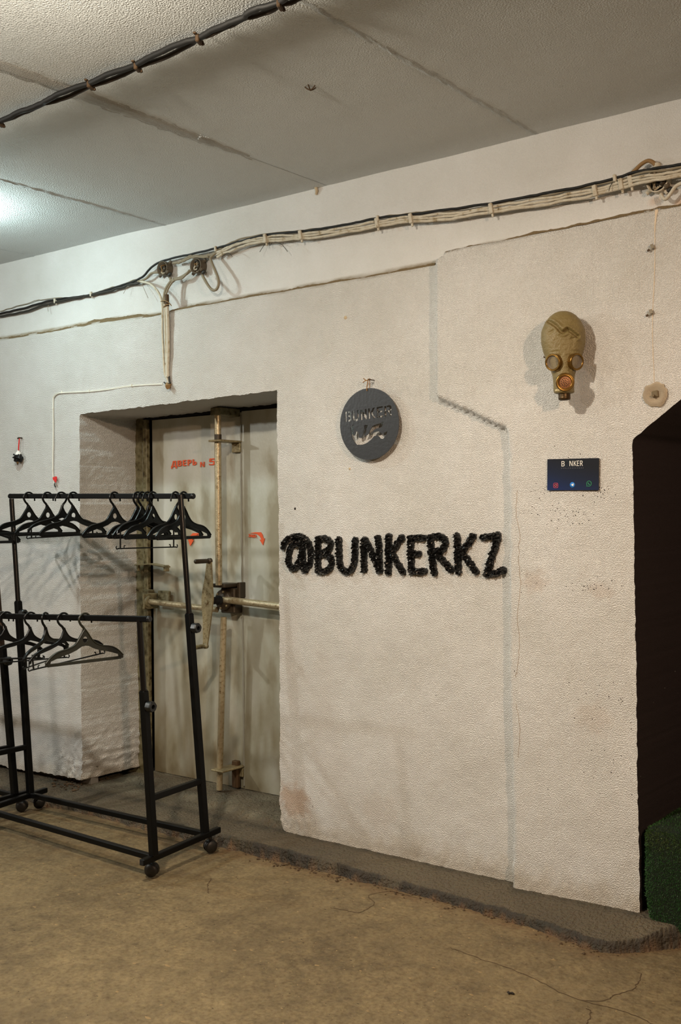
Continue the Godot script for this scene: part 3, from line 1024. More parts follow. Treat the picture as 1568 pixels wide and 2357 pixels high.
func make_door() -> void:
	var d := thing("door_1", "grey steel blast door with locking rods and a crank, set in the niche behind the garment rack", "door", Vector3.ZERO)
	d.set_meta("kind", "structure")
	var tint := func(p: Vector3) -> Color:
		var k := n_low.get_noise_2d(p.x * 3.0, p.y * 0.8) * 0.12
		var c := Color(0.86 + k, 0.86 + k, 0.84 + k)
		var low := ss(1.35, 0.15, p.y) * (0.72 + 0.5 * n_mid.get_noise_2d(p.x * 2.2, p.y * 0.35))  # brown dirt towards the foot, deepened to paint in the weaker light there
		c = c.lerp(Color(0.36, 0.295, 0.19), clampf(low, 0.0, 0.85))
		var edge := ss(-4.52, -4.61, p.x) * (0.35 + 0.4 * n_mid.get_noise_2d(p.x, p.y * 0.4))
		return c.lerp(Color(0.40, 0.34, 0.22), clampf(edge, 0.0, 0.6))
	var sheet := func(x0: float, x1: float, y0: float, y1: float, z: float) -> ArrayMesh:
		var st := ST()
		st.set_smooth_group(1)
		var nx := int((x1 - x0) / 0.03) + 1
		var ny := int((y1 - y0) / 0.03) + 1
		var P := func(i: int, j: int) -> void:
			var p := Vector3(lerpf(x0, x1, float(i) / nx), lerpf(y0, y1, float(j) / ny), z)
			p.z += n_low.get_noise_2d(p.x * 1.3, p.y * 1.3) * 0.002
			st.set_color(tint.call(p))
			st.add_vertex(p)
		for i in nx:
			for j in ny:
				P.call(i, j); P.call(i + 1, j + 1); P.call(i + 1, j)
				P.call(i, j); P.call(i, j + 1); P.call(i + 1, j + 1)
		st.set_smooth_group(-1)
		st.set_color(Color(0.6, 0.58, 0.5))
		bx(st, at(Vector3((x0 + x1) * 0.5, (y0 + y1) * 0.5, z - 0.026)), Vector3(x1 - x0, y1 - y0, 0.04), 0.003)
		return done(st)
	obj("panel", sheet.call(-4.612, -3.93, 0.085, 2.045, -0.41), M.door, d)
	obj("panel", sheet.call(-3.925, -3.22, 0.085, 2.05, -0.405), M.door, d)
	# weld seam between the sheets
	var st := ST()
	tube(st, smooth_path([Vector3(-3.928, 0.1, -0.405), Vector3(-3.926, 0.8, -0.405), Vector3(-3.929, 1.5, -0.405), Vector3(-3.927, 2.03, -0.405)], 30), 0.006, 6, true, func(t, a, p): return 1.0 + 0.5 * n_hi.get_noise_3dv(p * 2.0))
	obj("weld_seam", done(st), M.paint_grey, d)
	# frame
	st = ST()
	bx(st, at(Vector3(-4.775, 1.04, -0.425)), Vector3(0.19, 2.1, 0.05), 0.004)
	bx(st, at(Vector3(-4.652, 1.04, -0.402)), Vector3(0.032, 2.02, 0.03), 0.004)
	var fr := obj("frame", done(st), M.frame, d)
	st = ST()
	bx(st, at(Vector3(-3.97, 2.1, -0.44)), Vector3(1.6, 0.1, 0.06), 0.003)
	bx(st, at(Vector3(-3.97, 1.07, -0.50)), Vector3(1.7, 2.2, 0.03), 0.003)
	bx(st, at(Vector3(-3.97, 0.03, -0.46)), Vector3(1.7, 0.1, 0.1), 0.003)
	obj("gap_liner", done(st), M.dark, d)
	# rods
	st = ST()
	cyl(st, Vector3(-3.9756, 2.026, -0.28), Vector3(-3.977, 1.1493, -0.28), 0.0175, 20)
	obj("locking_rod", done(st), M.pipe, d)
	st = ST()
	cyl(st, Vector3(-3.9547, 0.9864, -0.29), Vector3(-3.9965, 0.0923, -0.29), 0.0165, 20)
	obj("locking_rod", done(st), M.pipe, d)
	st = ST()
	cyl(st, Vector3(-4.5789, 1.039, -0.33), Vector3(-4.0398, 1.0177, -0.33), 0.0155, 20)
	obj("locking_rod", done(st), M.pipe, d)
	st = ST()
	cyl(st, Vector3(-3.9825, 1.0727, -0.32), Vector3(-3.3866, 1.0457, -0.32), 0.018, 20)
	obj("locking_rod", done(st), M.pipe, d)
	# dark primer collar on the upper rod
	st = ST()
	cyl(st, Vector3(-3.9737, 1.9252, -0.28), Vector3(-3.9741, 1.8939, -0.28), 0.0185, 20)
	obj("collar", done(st), M.iron, d)
	# guides
	var g := Vector3(-3.9649, 1.8912, -0.28)
	for y in [g.y, (Vector3(-3.9983, 0.2018, -0.29)).y]:
		st = ST()
		bx(st, at(Vector3(g.x, y, -0.325)), Vector3(0.085, 0.010, 0.17), 0.003)
		bx(st, at(Vector3(g.x + 0.01, y - 0.03, -0.40)), Vector3(0.06, 0.05, 0.02), 0.003)
		obj("rod_guide", done(st), M.iron_worn, d)
	st = ST()
	var top := Vector3(-3.9755, 2.0372, -0.28)
	bx(st, at(Vector3(top.x, 2.043, -0.34)), Vector3(0.07, 0.04, 0.16), 0.004)
	obj("rod_keeper_or_shade", done(st), M.frame, d)
	st = ST()
	var bot := Vector3(-3.9965, 0.0923, -0.29)
	bx(st, at(Vector3(bot.x + 0.03, 0.16, -0.385)), Vector3(0.04, 0.14, 0.03), 0.004)  # no real keeper: brown block standing in for the shadow beside the lower rod
	obj("rod_keeper_or_shade", done(st), M.rust, d)
	# gearbox, flange, axle, crank
	var hub := Vector3(-3.9916, 1.0707, -0.31)
	st = ST()
	bx(st, at(Vector3(hub.x + 0.015, hub.y - 0.005, -0.375)), Vector3(0.10, 0.13, 0.07), 0.006)
	bx(st, at(Vector3(hub.x, hub.y + 0.075, -0.345)), Vector3(0.10, 0.02, 0.12), 0.004)
	bx(st, at(Vector3(hub.x + 0.075, hub.y + 0.05, -0.385)), Vector3(0.02, 0.08, 0.05), 0.003)
	obj("gearbox", done(st), M.iron, d)
	st = ST()
	lathe(st, Transform3D(Basis.IDENTITY, Vector3(hub.x, hub.y, -0.345)), [Vector2(0.0, 0.035), Vector2(0.032, 0.035), Vector2(0.036, 0.03), Vector2(0.05, 0.028), Vector2(0.053, 0.024), Vector2(0.053, 0.0)], 28)
	var fl := obj("flange", done(st), M.iron, d)
	for k in 6:
		var a := TAU * k / 6.0 + 0.3
		st = ST()
		lathe(st, Transform3D(Basis.IDENTITY, Vector3(hub.x + cos(a) * 0.043, hub.y + sin(a) * 0.043, -0.318)), [Vector2(0.0, 0.006), Vector2(0.0055, 0.005), Vector2(0.0065, 0.0)], 6, false)
		obj("bolt", done(st), M.iron_worn, fl)
	st = ST()
	cyl(st, Vector3(hub.x, hub.y, -0.33), Vector3(hub.x, hub.y, -0.195), 0.019, 20)
	cyl(st, Vector3(hub.x, hub.y, -0.30), Vector3(hub.x, hub.y, -0.285), 0.024, 20)
	obj("axle", done(st), M.dark, d)
	st = ST()
	var cp := [Vector2(-3.9735, 1.2824), Vector2(-3.9901, 1.1892), Vector2(-4.0096, 1.1200), Vector2(-4.0132, 1.0844), Vector2(-4.0137, 1.0468), Vector2(-4.0053, 0.9652), Vector2(-4.0068, 0.8411), Vector2(-3.9790, 0.8386), Vector2(-3.9593, 0.9301), Vector2(-3.9395, 1.0433), Vector2(-3.9329, 1.0832), Vector2(-3.9355, 1.1226), Vector2(-3.9405, 1.2148), Vector2(-3.9427, 1.2851)]
	extrude(st, PackedVector2Array(cp), 0.008, Transform3D(Basis.IDENTITY, Vector3(0, 0, -0.198)))
	var crank := obj("crank", done(st), M.iron_worn, d)
	st = ST()
	var cc := Vector3(-3.9762, 1.0682, -0.19)
	lathe(st, Transform3D(Basis.IDENTITY, Vector3(cc.x, cc.y, -0.192)), [Vector2(0.0, 0.010), Vector2(0.011, 0.008), Vector2(0.013, 0.0)], 7, false)
	obj("nut", done(st), M.iron_worn, crank)
	for q in [[Vector3(-3.9551, 1.2783, -0.19), M.iron], [Vector3(-3.9882, 0.8446, -0.19), M.frame]]:
		st = ST()
		var p: Vector3 = q[0]
		lathe(st, Transform3D(Basis.IDENTITY, Vector3(p.x, p.y, -0.20)), [Vector2(0.0, 0.112), Vector2(0.008, 0.112), Vector2(0.0115, 0.107), Vector2(0.0115, 0.03), Vector2(0.008, 0.026), Vector2(0.008, 0.016), Vector2(0.014, 0.016), Vector2(0.014, 0.0)], 16)
		obj("grip", done(st), q[1], crank)
	# keeper of the left rod, and the hook above it
	st = ST()
	var lb := Vector3(-4.5719, 1.0392, -0.33)
	bx(st, at(lb + Vector3(0.0, 0.0, -0.02)), Vector3(0.016, 0.085, 0.11), 0.004)
	bx(st, at(lb + Vector3(0.075, 0.028, -0.055)), Vector3(0.09, 0.06, 0.02), 0.004)
	bx(st, at(lb + Vector3(-0.05, 0.035, -0.05)), Vector3(0.05, 0.05, 0.05), 0.004)
	bx(st, at(lb + Vector3(-0.05, -0.015, -0.06)), Vector3(0.05, 0.05, 0.035), 0.004)
	obj("rod_keeper_or_shade", done(st), M.frame, d)
	st = ST()
	lathe(st, Transform3D(Basis(Vector3(0, 1, 0), Vector3(0, 0, 1), Vector3(1, 0, 0)), lb), [Vector2(0.017, 0.02), Vector2(0.03, 0.018), Vector2(0.032, 0.012), Vector2(0.032, -0.012), Vector2(0.028, -0.014)], 20)
	obj("rod_ring", done(st), M.frame, d)
	st = ST()
	bar(st, Vector3(-4.6846, 1.237, -0.36), Vector3(-4.5601, 1.2443, -0.36), 0.05, 0.008)
	bar(st, Vector3(-4.5601, 1.2443, -0.36), Vector3(-4.4244, 1.2312, -0.34), 0.045, 0.008)
	bx(st, at(Vector3(-4.4313, 1.2239, -0.34)), Vector3(0.022, 0.035, 0.03), 0.004)
	cyl(st, Vector3(-4.6923, 1.2364, -0.37), Vector3(-4.6891, 1.2024, -0.37), 0.011, 12)
	obj("latch_hook", done(st), M.iron_worn, d)
	# stencilled lettering
	var z := -0.405
	lettering("stencil_lettering", "ДВЕРЬ", Vector3(-4.456, 1.7682, -0.405), 0.198, 0.042, M.orange, d, 0.002, 0.02)
	lettering("stencil_lettering", "N", Vector3(-4.2304, 1.77, -0.405), 0.032, 0.027, M.orange, d, 0.002)
	lettering("stencil_lettering", "5", Vector3(-4.165, 1.777, -0.405), 0.05, 0.036, M.orange, d, 0.002)
	lettering("stencil_lettering", "ОТКР", Vector3(-4.2717, 1.3866, -0.402), 0.060, 0.016, M.orange, d, 0.003, 0.06)
	lettering("stencil_lettering", "ЗАКР.", Vector3(-3.8786, 1.3954, -0.4), 0.060, 0.016, M.orange, d, 0.003, -0.08)
	for poly in [[Vector2(-3.8692, 1.4157), Vector2(-3.8298, 1.4203), Vector2(-3.7937, 1.4203), Vector2(-3.7819, 1.4070), Vector2(-3.7761, 1.3870), Vector2(-3.7672, 1.3893), Vector2(-3.7795, 1.3536), Vector2(-3.8031, 1.3824), Vector2(-3.7911, 1.3824), Vector2(-3.7999, 1.3980), Vector2(-3.8208, 1.4113)],
			[Vector2(-4.2154, 1.4149), Vector2(-4.2880, 1.4147), Vector2(-4.3082, 1.4005), Vector2(-4.3151, 1.3793), Vector2(-4.3251, 1.3816), Vector2(-4.3089, 1.3440), Vector2(-4.2818, 1.3771), Vector2(-4.2918, 1.3771), Vector2(-4.2816, 1.3936), Vector2(-4.2516, 1.4078)]]:
		st = ST()
		extrude(st, PackedVector2Array(poly), 0.003, Transform3D(Basis.IDENTITY, Vector3(0, 0, -0.404)))
		obj("stencil_arrow", done(st), M.orange, d)


# ---------------------------------------------------------------- garment racks
func caster(parent: Node3D, p: Vector3, turn: float) -> void:
	var st := ST()
	var b := Basis(Vector3.UP, turn)
	cyl(st, p + Vector3(0, 0.055, 0), p + Vector3(0, 0.08, 0), 0.009, 12)
	# hood over the twin wheels
	var prof := []
	for k in 9:
		var a := deg_to_rad(-20.0 + 200.0 * k / 8.0)
		prof.append(Vector2(cos(a), sin(a)))
	st.set_smooth_group(1)
	for k in 8:
		var u: Vector2 = prof[k] * 0.0305
		var v: Vector2 = prof[k + 1] * 0.0305
		var w := 0.0105
		var c := p + Vector3(0, 0.03, 0)
		quad(st, c + b * Vector3(u.x, u.y, -w), c + b * Vector3(u.x, u.y, w), c + b * Vector3(v.x, v.y, w), c + b * Vector3(v.x, v.y, -w), b * Vector3(u.x + v.x, u.y + v.y, 0))
		for s in [-1.0, 1.0]:
			tri(st, c + b * Vector3(0, 0, w * s), c + b * Vector3(u.x, u.y, w * s), c + b * Vector3(v.x, v.y, w * s), b * Vector3(0, 0, s))
	var o := obj("caster", done(st), M.wheel, parent)
	for s in [-1.0, 1.0]:
		st = ST()
		lathe(st, Transform3D(b * Basis.from_scale(Vector3(1, 1, s)), p + Vector3(0, 0.028, 0)), [Vector2(0.0, 0.024), Vector2(0.012, 0.0245), Vector2(0.022, 0.021), Vector2(0.0275, 0.017), Vector2(0.0275, 0.011), Vector2(0.02, 0.009)], 24)
		obj("wheel", done(st), M.wheel, o)

func knob(parent: Node3D, p: Vector3, r := 0.023) -> void:
	var st := ST()
	var xf := Transform3D(Basis(Vector3(0, 0, -1), Vector3(0, 1, 0), Vector3(1, 0, 0)), p)
	cyl(st, p, p + Vector3(0.016, 0, 0), r * 0.45, 12)
	st.set_smooth_group(-1)
	var n := 24
	for k in n:
		var a := TAU * k / n
		var a2 := TAU * (k + 1) / n
		var ra := r * (1.0 if (k / 2) % 2 == 0 else 0.94)
		var rb := r * (1.0 if ((k + 1) / 2) % 2 == 0 else 0.94)
		var A := Vector3(cos(a) * ra, sin(a) * ra, 0)
		var B := Vector3(cos(a2) * rb, sin(a2) * rb, 0)
		var mid := xf.basis * (A + B)
		quad(st, xf * (A + Vector3(0, 0, 0.012)), xf * (B + Vector3(0, 0, 0.012)), xf * (B + Vector3(0, 0, 0.036)), xf * (A + Vector3(0, 0, 0.036)), mid)
		quad(st, xf * (A + Vector3(0, 0, 0.036)), xf * (B + Vector3(0, 0, 0.036)), xf * (B * 0.86 + Vector3(0, 0, 0.041)), xf * (A * 0.86 + Vector3(0, 0, 0.041)), mid + xf.basis.z * 0.02)
		quad(st, xf * (A * 0.86 + Vector3(0, 0, 0.041)), xf * (B * 0.86 + Vector3(0, 0, 0.041)), xf * (B * 0.42 + Vector3(0, 0, 0.041)), xf * (A * 0.42 + Vector3(0, 0, 0.041)), xf.basis.z)
		quad(st, xf * (A * 0.42 + Vector3(0, 0, 0.041)), xf * (B * 0.42 + Vector3(0, 0, 0.041)), xf * (B * 0.38 + Vector3(0, 0, 0.02)), xf * (A * 0.38 + Vector3(0, 0, 0.02)), -mid)
		tri(st, xf * Vector3(0, 0, 0.012), xf * (A + Vector3(0, 0, 0.012)), xf * (B + Vector3(0, 0, 0.012)), -xf.basis.z)
		tri(st, xf * Vector3(0, 0, 0.02), xf * (A * 0.38 + Vector3(0, 0, 0.02)), xf * (B * 0.38 + Vector3(0, 0, 0.02)), xf.basis.z)
	obj("knob", done(st), M.knob, parent)

# the four feet of the uprights (rear right, front right, rear left, front left) and what stands on them
func rack(t: Node3D, f: Array, tops: Array, collars: Array, rails: Array, rung_y: Array, feet: Array, round_rail: bool, pole: Material) -> void:
	var ext := [0.075, 0.0, 0.20, 0.0]
	var names := ["upright", "upright", "upright", "upright"]
	for i in 4:
		var a: Vector3 = f[i]
		var b: Vector3 = tops[i]
		var c := a.lerp(b, (collars[i] - a.y) / (b.y - a.y))
		var st := ST()
		bar(st, a, c, 0.031, 0.031, Vector3(0, 0, 1), 0.003)
		var o := obj("upright", done(st), M.rack, t)
		st = ST()
		cyl(st, c, c + (c - a).normalized() * 0.004, 0.0165, 12)
		cyl(st, c - (c - a).normalized() * 0.05, b, 0.0125, 16)
		obj("pole", done(st), pole, o)
		knob(t, c + (a - c).normalized() * 0.062 + Vector3(0.012, 0, 0))
	for r in rails:
		var st := ST()
		if round_rail:
			cyl(st, r[0], r[1], 0.017, 20)
		else:
			bar(st, r[0], r[1], 0.025, 0.025, Vector3.UP, 0.003)
		var o := obj("rail", done(st), M.rack, t)
		var d: Vector3 = (r[1] - r[0]).normalized()
		for e in [0, 1]:
			st = ST()
			var dir: Vector3 = -d if e == 0 else d
			tube(st, PackedVector3Array([r[e] - dir * 0.002, r[e] + dir * 0.004, r[e] + dir * 0.008]), 0.0135 if not round_rail else 0.019, 16, true, func(tt, a, p): return 1.0 if tt < 0.9 else 0.8)
			obj("end_plug", done(st), M.knob, o)
	# side rungs, feet, long bars
	for k in 2:
		var st := ST()
		var rr: Vector3 = f[2 * k].lerp(tops[2 * k], (rung_y[k] - f[2 * k].y) / (tops[2 * k].y - f[2 * k].y))
		var fr: Vector3 = f[2 * k + 1].lerp(tops[2 * k + 1], (rung_y[k] + 0.008 - f[2 * k + 1].y) / (tops[2 * k + 1].y - f[2 * k + 1].y))
		bar(st, rr, fr, 0.025, 0.025, Vector3.UP, 0.003)
		obj("side_rung", done(st), M.rack, t)
		st = ST()
		bar(st, feet[2 * k], feet[2 * k + 1], 0.026, 0.026, Vector3.UP, 0.003)
		var ft := obj("foot_bar", done(st), M.rack, t)
		# the open, dark end of the tube
		st = ST()
		var dd: Vector3 = (feet[2 * k + 1] - feet[2 * k]).normalized()
		bar(st, feet[2 * k + 1], feet[2 * k + 1] + dd * 0.001, 0.019, 0.019, Vector3.UP, 0.0002)
		obj("tube_end", done(st), M.dark, ft)
	for k in 2:
		var st := ST()
		var a: Vector3 = f[k]
		var b: Vector3 = f[k + 2]
		bar(st, Vector3(b.x, 0.092, b.z), Vector3(a.x, 0.092, a.z), 0.025, 0.025, Vector3.UP, 0.003)
		obj("long_bar", done(st), M.rack, t)

func make_racks() -> void:
	var t := thing("garment_rack", "black two-rail garment rack on casters standing in front of the steel door", "garment rack")
	var rr := Vector3(-3.4914, 0.1, 0.3203)
	var fr := Vector3(-3.4224, 0.1, 0.6876)
	var rl := Vector3(-4.71, 0.1, 0.3505)
	var fl := Vector3(-4.655, 0.1, 0.655)
	var trr := Vector3(-3.6285, 1.5927, 0.262)
	var trl := Vector3(-4.8489, 1.6095, 0.32)
	var tfr := Vector3(-3.4981, 1.074, 0.685)
	var tfl := Vector3(-4.775, 1.035, 0.68)
	rack(t, [rr, fr, rl, fl], [Vector3(trr.x, 1.602, rr.z), Vector3(tfr.x, 1.075, fr.z), Vector3(trl.x, 1.604, rl.z), tfl],
		[1.067, 0.778, 1.075, 0.78],
		[[Vector3(-4.88, 1.619, 0.335), Vector3(-3.6088, 1.5963, 0.262)], [Vector3(-4.90, 1.025, 0.68), Vector3(-3.4421, 1.0787, 0.685)]],
		[0.327, 0.335], [Vector3(-3.4995, 0.09, 0.2241), Vector3(-3.4181, 0.09, 0.7582), Vector3(-4.7376, 0.09, 0.2331), Vector3(-4.638, 0.09, 0.735)], false, M.rack_tube)
	caster(t, Vector3(-3.4648, 0, 0.6597), 0.5)
	caster(t, Vector3(-3.4997, 0, 0.2804), 1.1)
	caster(t, Vector3(-4.7526, 0, 0.2663), 0.9)
	caster(t, Vector3(-4.65, 0, 0.68), 0.2)

	var u := thing("garment_rack", "second black garment rack mostly outside the left edge, only its right-hand end showing", "garment rack")
	var p := Vector3(-4.7604, 0.1, 0.4085)
	var q := Vector3(-4.9451, 1.5655, 0.3)
	var dx := Vector3(-1.25, 0, 0.0)
	var ff := Vector3(0.02, 0, 0.42)
	var tp := Vector3(q.x, q.y, p.z)
	rack(u, [p, p + ff, p + dx, p + dx + ff], [tp, Vector3(tp.x, 1.0, p.z + 0.42), tp + dx, Vector3(tp.x - 1.25, 1.0, p.z + 0.42)],
		[0.835, 0.7, 0.835, 0.7], [[tp + dx + Vector3(-0.05, 0, 0), tp + Vector3(0.035, 0, 0)], [Vector3(tp.x - 1.3, 1.0, p.z + 0.42), Vector3(tp.x + 0.03, 1.0, p.z + 0.42)]],
		[0.335, 0.335], [p + Vector3(-0.01, -0.01, -0.10), p + ff + Vector3(0.0, -0.01, 0.08), p + dx + Vector3(-0.01, -0.01, -0.10), p + dx + ff + Vector3(0, -0.01, 0.08)], true, M.chrome)
	var st := ST()
	cyl(st, tp + Vector3(0, -0.005, 0), tp + Vector3(0, -0.05, 0), 0.019, 20)
	obj("rail_socket", done(st), M.knob, u)
	for w in [p + Vector3(-0.01, -0.1, -0.05), p + ff + Vector3(0, -0.1, 0.04), p + dx + Vector3(-0.01, -0.1, -0.05), p + dx + ff + Vector3(0, -0.1, 0.04)]: caster(u, Vector3(w.x, 0, w.z), 0.7)
	make_hangers(tp)

func hanger(hole: bool, m: Material, drop := 0.0) -> Node3D:
	var t := Node3D.new()
	# hook
	var st := ST()
	tube(st, smooth_path([Vector3(0.034, -0.020, 0), Vector3(0.0315, -0.002, 0), Vector3(0.018, 0.018, 0), Vector3(-0.004, 0.0235, 0), Vector3(-0.024, 0.013, 0), Vector3(-0.030, -0.004, 0), Vector3(-0.023, -0.022, 0), Vector3(-0.009, -0.037, 0), Vector3(-0.003, -0.052, 0)], 5), 0.0048, 8, true, func(tt, a, p): return 0.75 + 0.5 * tt)
	obj("hook", done(st), m, t)
	st = ST()
	var up := [Vector2(-0.010, -0.040), Vector2(-0.003, -0.042), Vector2(0.014, -0.064), Vector2(0.032, -0.090), Vector2(0.055, -0.112), Vector2(0.09, -0.125), Vector2(0.125, -0.131), Vector2(0.15, -0.139), Vector2(0.175, -0.155), Vector2(0.197, -0.177), Vector2(0.197, -0.184), Vector2(0.176, -0.186), Vector2(0.172, -0.171), Vector2(0.148, -0.163), Vector2(0.115, -0.153), Vector2(0.08, -0.146), Vector2(0.045, -0.134), Vector2(0.02, -0.121), Vector2(0.0, -0.118)]
	if not hole:
		up = [Vector2(-0.010, -0.040), Vector2(-0.001, -0.042), Vector2(0.005, -0.060), Vector2(0.02, -0.085), Vector2(0.05, -0.103), Vector2(0.09, -0.112), Vector2(0.13, -0.121), Vector2(0.165, -0.135), Vector2(0.19, -0.156), Vector2(0.193, -0.168), Vector2(0.182, -0.168), Vector2(0.178, -0.156), Vector2(0.16, -0.144), Vector2(0.13, -0.135), Vector2(0.08, -0.126), Vector2(0.04, -0.115), Vector2(0.0, -0.104)]
	var poly := PackedVector2Array(up)
	for k in range(up.size() - 2, 1, -1):
		poly.append(Vector2(-up[k].x - (0.003 if k < 4 else 0.0), up[k].y))
	if hole:
		# the hole in the neck, reached by a slit from below
		var ring := PackedVector2Array()
		var c := Vector2(0.0, -0.091)
		var lower := up.size() - 1
		var q := PackedVector2Array()
		for k in poly.size():
			q.append(poly[k])
			if k == lower:
				for j in 15:
					var a := -PI / 2 + TAU * j / 14.0 + (0.012 if j == 0 else (-0.012 if j == 14 else 0.0))
					q.append(c + Vector2(cos(a) * 0.0125, sin(a) * 0.0135))
				q.append(poly[k] + Vector2(-0.0003, 0))
		poly = q
	extrude(st, poly, 0.005, Transform3D(Basis.IDENTITY, Vector3(0, 0, -0.0025)))
	# rounded flange along the shoulders
	for s in [-1.0, 1.0]:
		var pts := []
		for k in range(1, 10 if hole else 9): pts.append(Vector3(up[k].x * s - (0.003 if s < 0 and k < 4 else 0.0), up[k].y, 0))
		tube(st, smooth_path(pts, 4), 0.0032, 6, true, null, 2.3)
	obj("shoulders", done(st), m, t)
	st = ST()
	var by := -0.187 if hole else -0.196 - drop
	bar(st, Vector3(-0.188, by, 0), Vector3(0.188, by, 0), 0.012 if hole else 0.008, 0.013 if hole else 0.006)
	for s in [-1.0, 1.0]:
		if hole:
			tube(st, smooth_path([Vector3(0.186 * s, by, 0), Vector3(0.194 * s, by - 0.001, 0), Vector3(0.197 * s, by + 0.004, 0)], 3), 0.003, 6)
		else:
			bar(st, Vector3(0.172 * s, by + 0.002, 0), Vector3(0.172 * s, -0.148, 0), 0.007, 0.007, Vector3(0, 0, 1))
			tube(st, smooth_path([Vector3(0.185 * s, by, 0), Vector3(0.194 * s, by - 0.002, 0), Vector3(0.198 * s, by + 0.006, 0), Vector3(0.194 * s, by + 0.011, 0)], 4), 0.0028, 6)
			tube(st, smooth_path([Vector3(0.150 * s, by, 0), Vector3(0.148 * s, by + 0.012, 0), Vector3(0.142 * s, by + 0.012, 0)], 4), 0.0025, 6)
	obj("trouser_bar", done(st), m, t)
	return t

func make_hangers(rack2_top: Vector3) -> void:
	var kinds := [hanger(true, M.plastic), hanger(false, M.plastic), hanger(true, M.plastic_olive), hanger(false, M.plastic, 0.042)]
	var a := Vector3(-4.88, 1.619, 0.335)
	var b := Vector3(-3.6088, 1.5963, 0.262)
	var la := Vector3(-4.90, 1.025, 0.68)
	var lb := Vector3(-3.4421, 1.0787, 0.685)
	# x on the rail, kind, yaw, roll, flip, label
	var top := "hangers on the upper rail of the front rack"
	var low := "hangers on the lower rail of the front rack"
	for h in [
		[-4.735, 0, 86.0, 0.0, "black plastic hanger with a neck hole, first from the left on the upper rail"],
		[-4.592, 0, 89.0, 0.5, "black plastic hanger with a neck hole, second from the left on the upper rail"],
		[-4.490, 1, 262.0, -2.0, "slim black clip-bar hanger hooked backwards, third from the left on the upper rail"],
		[-4.402, 0, 87.0, 0.0, "black plastic hanger with a neck hole, fourth from the left on the upper rail"],
		[-4.112, 0, 90.0, 0.0, "black plastic hanger hanging alone in the middle of the upper rail"],
		[-3.957, 0, 93.0, 0.0, "black plastic hanger at the left of the tight bunch on the upper rail"],
		[-3.928, 0, 95.0, 0.0, "black plastic hanger second from the left in the tight bunch on the upper rail"],
		[-3.893, 3, 272.0, 0.5, "slim black clip-bar hanger hooked backwards inside the tight bunch, its bar lowest of all"],
		[-3.858, 0, 95.0, 0.5, "black plastic hanger at the right of the tight bunch on the upper rail"],
		[-3.715, 0, 277.0, 0.0, "black plastic hanger hooked backwards, second from the right end of the upper rail"],
		[-3.664, 0, 97.0, 0.0, "black plastic hanger last on the right end of the upper rail, across the rack pole"],
	]:
		place(kinds[h[1]], a.lerp(b, (h[0] - a.x) / (b.x - a.x)), h[2], h[3], h[4], top)
	for h in [
		[-4.470, 1, 60.0, -2.0, "slim black clip-bar hanger at the left picture edge, first on the lower rail"],
		[-4.430, 1, 75.0, -4.0, "slim black clip-bar hanger near the left picture edge, second on the lower rail"],
		[-4.245, 1, 80.0, -1.0, "slim black hanger whose hook sits against the left upright, third on the lower rail"],
		[-4.135, 1, 112.0, 3.0, "slim black hanger turned nearly edge-on, fourth on the lower rail"],
		[-4.006, 1, 84.0, 6.0, "slim black clip-bar hanger tilted with its left shoulder low, fifth on the lower rail"],
		[-3.856, 2, 84.0, 0.0, "dark olive plastic hanger with a neck hole, last on the lower rail"],
	]:
		place(kinds[h[1]], la.lerp(lb, (h[0] - la.x) / (lb.x - la.x)), h[2], h[3], h[4], low)
	for h in [[-0.10, 0, 88.0, "black plastic hanger on the second rack, farther from its rail end"], [-0.045, 0, 84.0, "black plastic hanger on the second rack, nearest its rail end"]]:
		place(kinds[h[1]], rack2_top + Vector3(h[0], 0.004, 0), h[2], 0.0, h[3], "hangers on the second rack")
	for k in kinds: k.free()

func place(kind: Node3D, p: Vector3, yaw: float, roll: float, label: String, group: String) -> void:
	var c: Node3D = kind.duplicate()
	c.name = numbered("clothes_hanger")
	add_child(c)
	c.transform = Transform3D(Basis(Vector3.UP, deg_to_rad(yaw)) * Basis(Vector3(0, 0, 1), deg_to_rad(roll)), p - Vector3(0, 0.0045, 0))
	tag(c, label, "hanger", group)


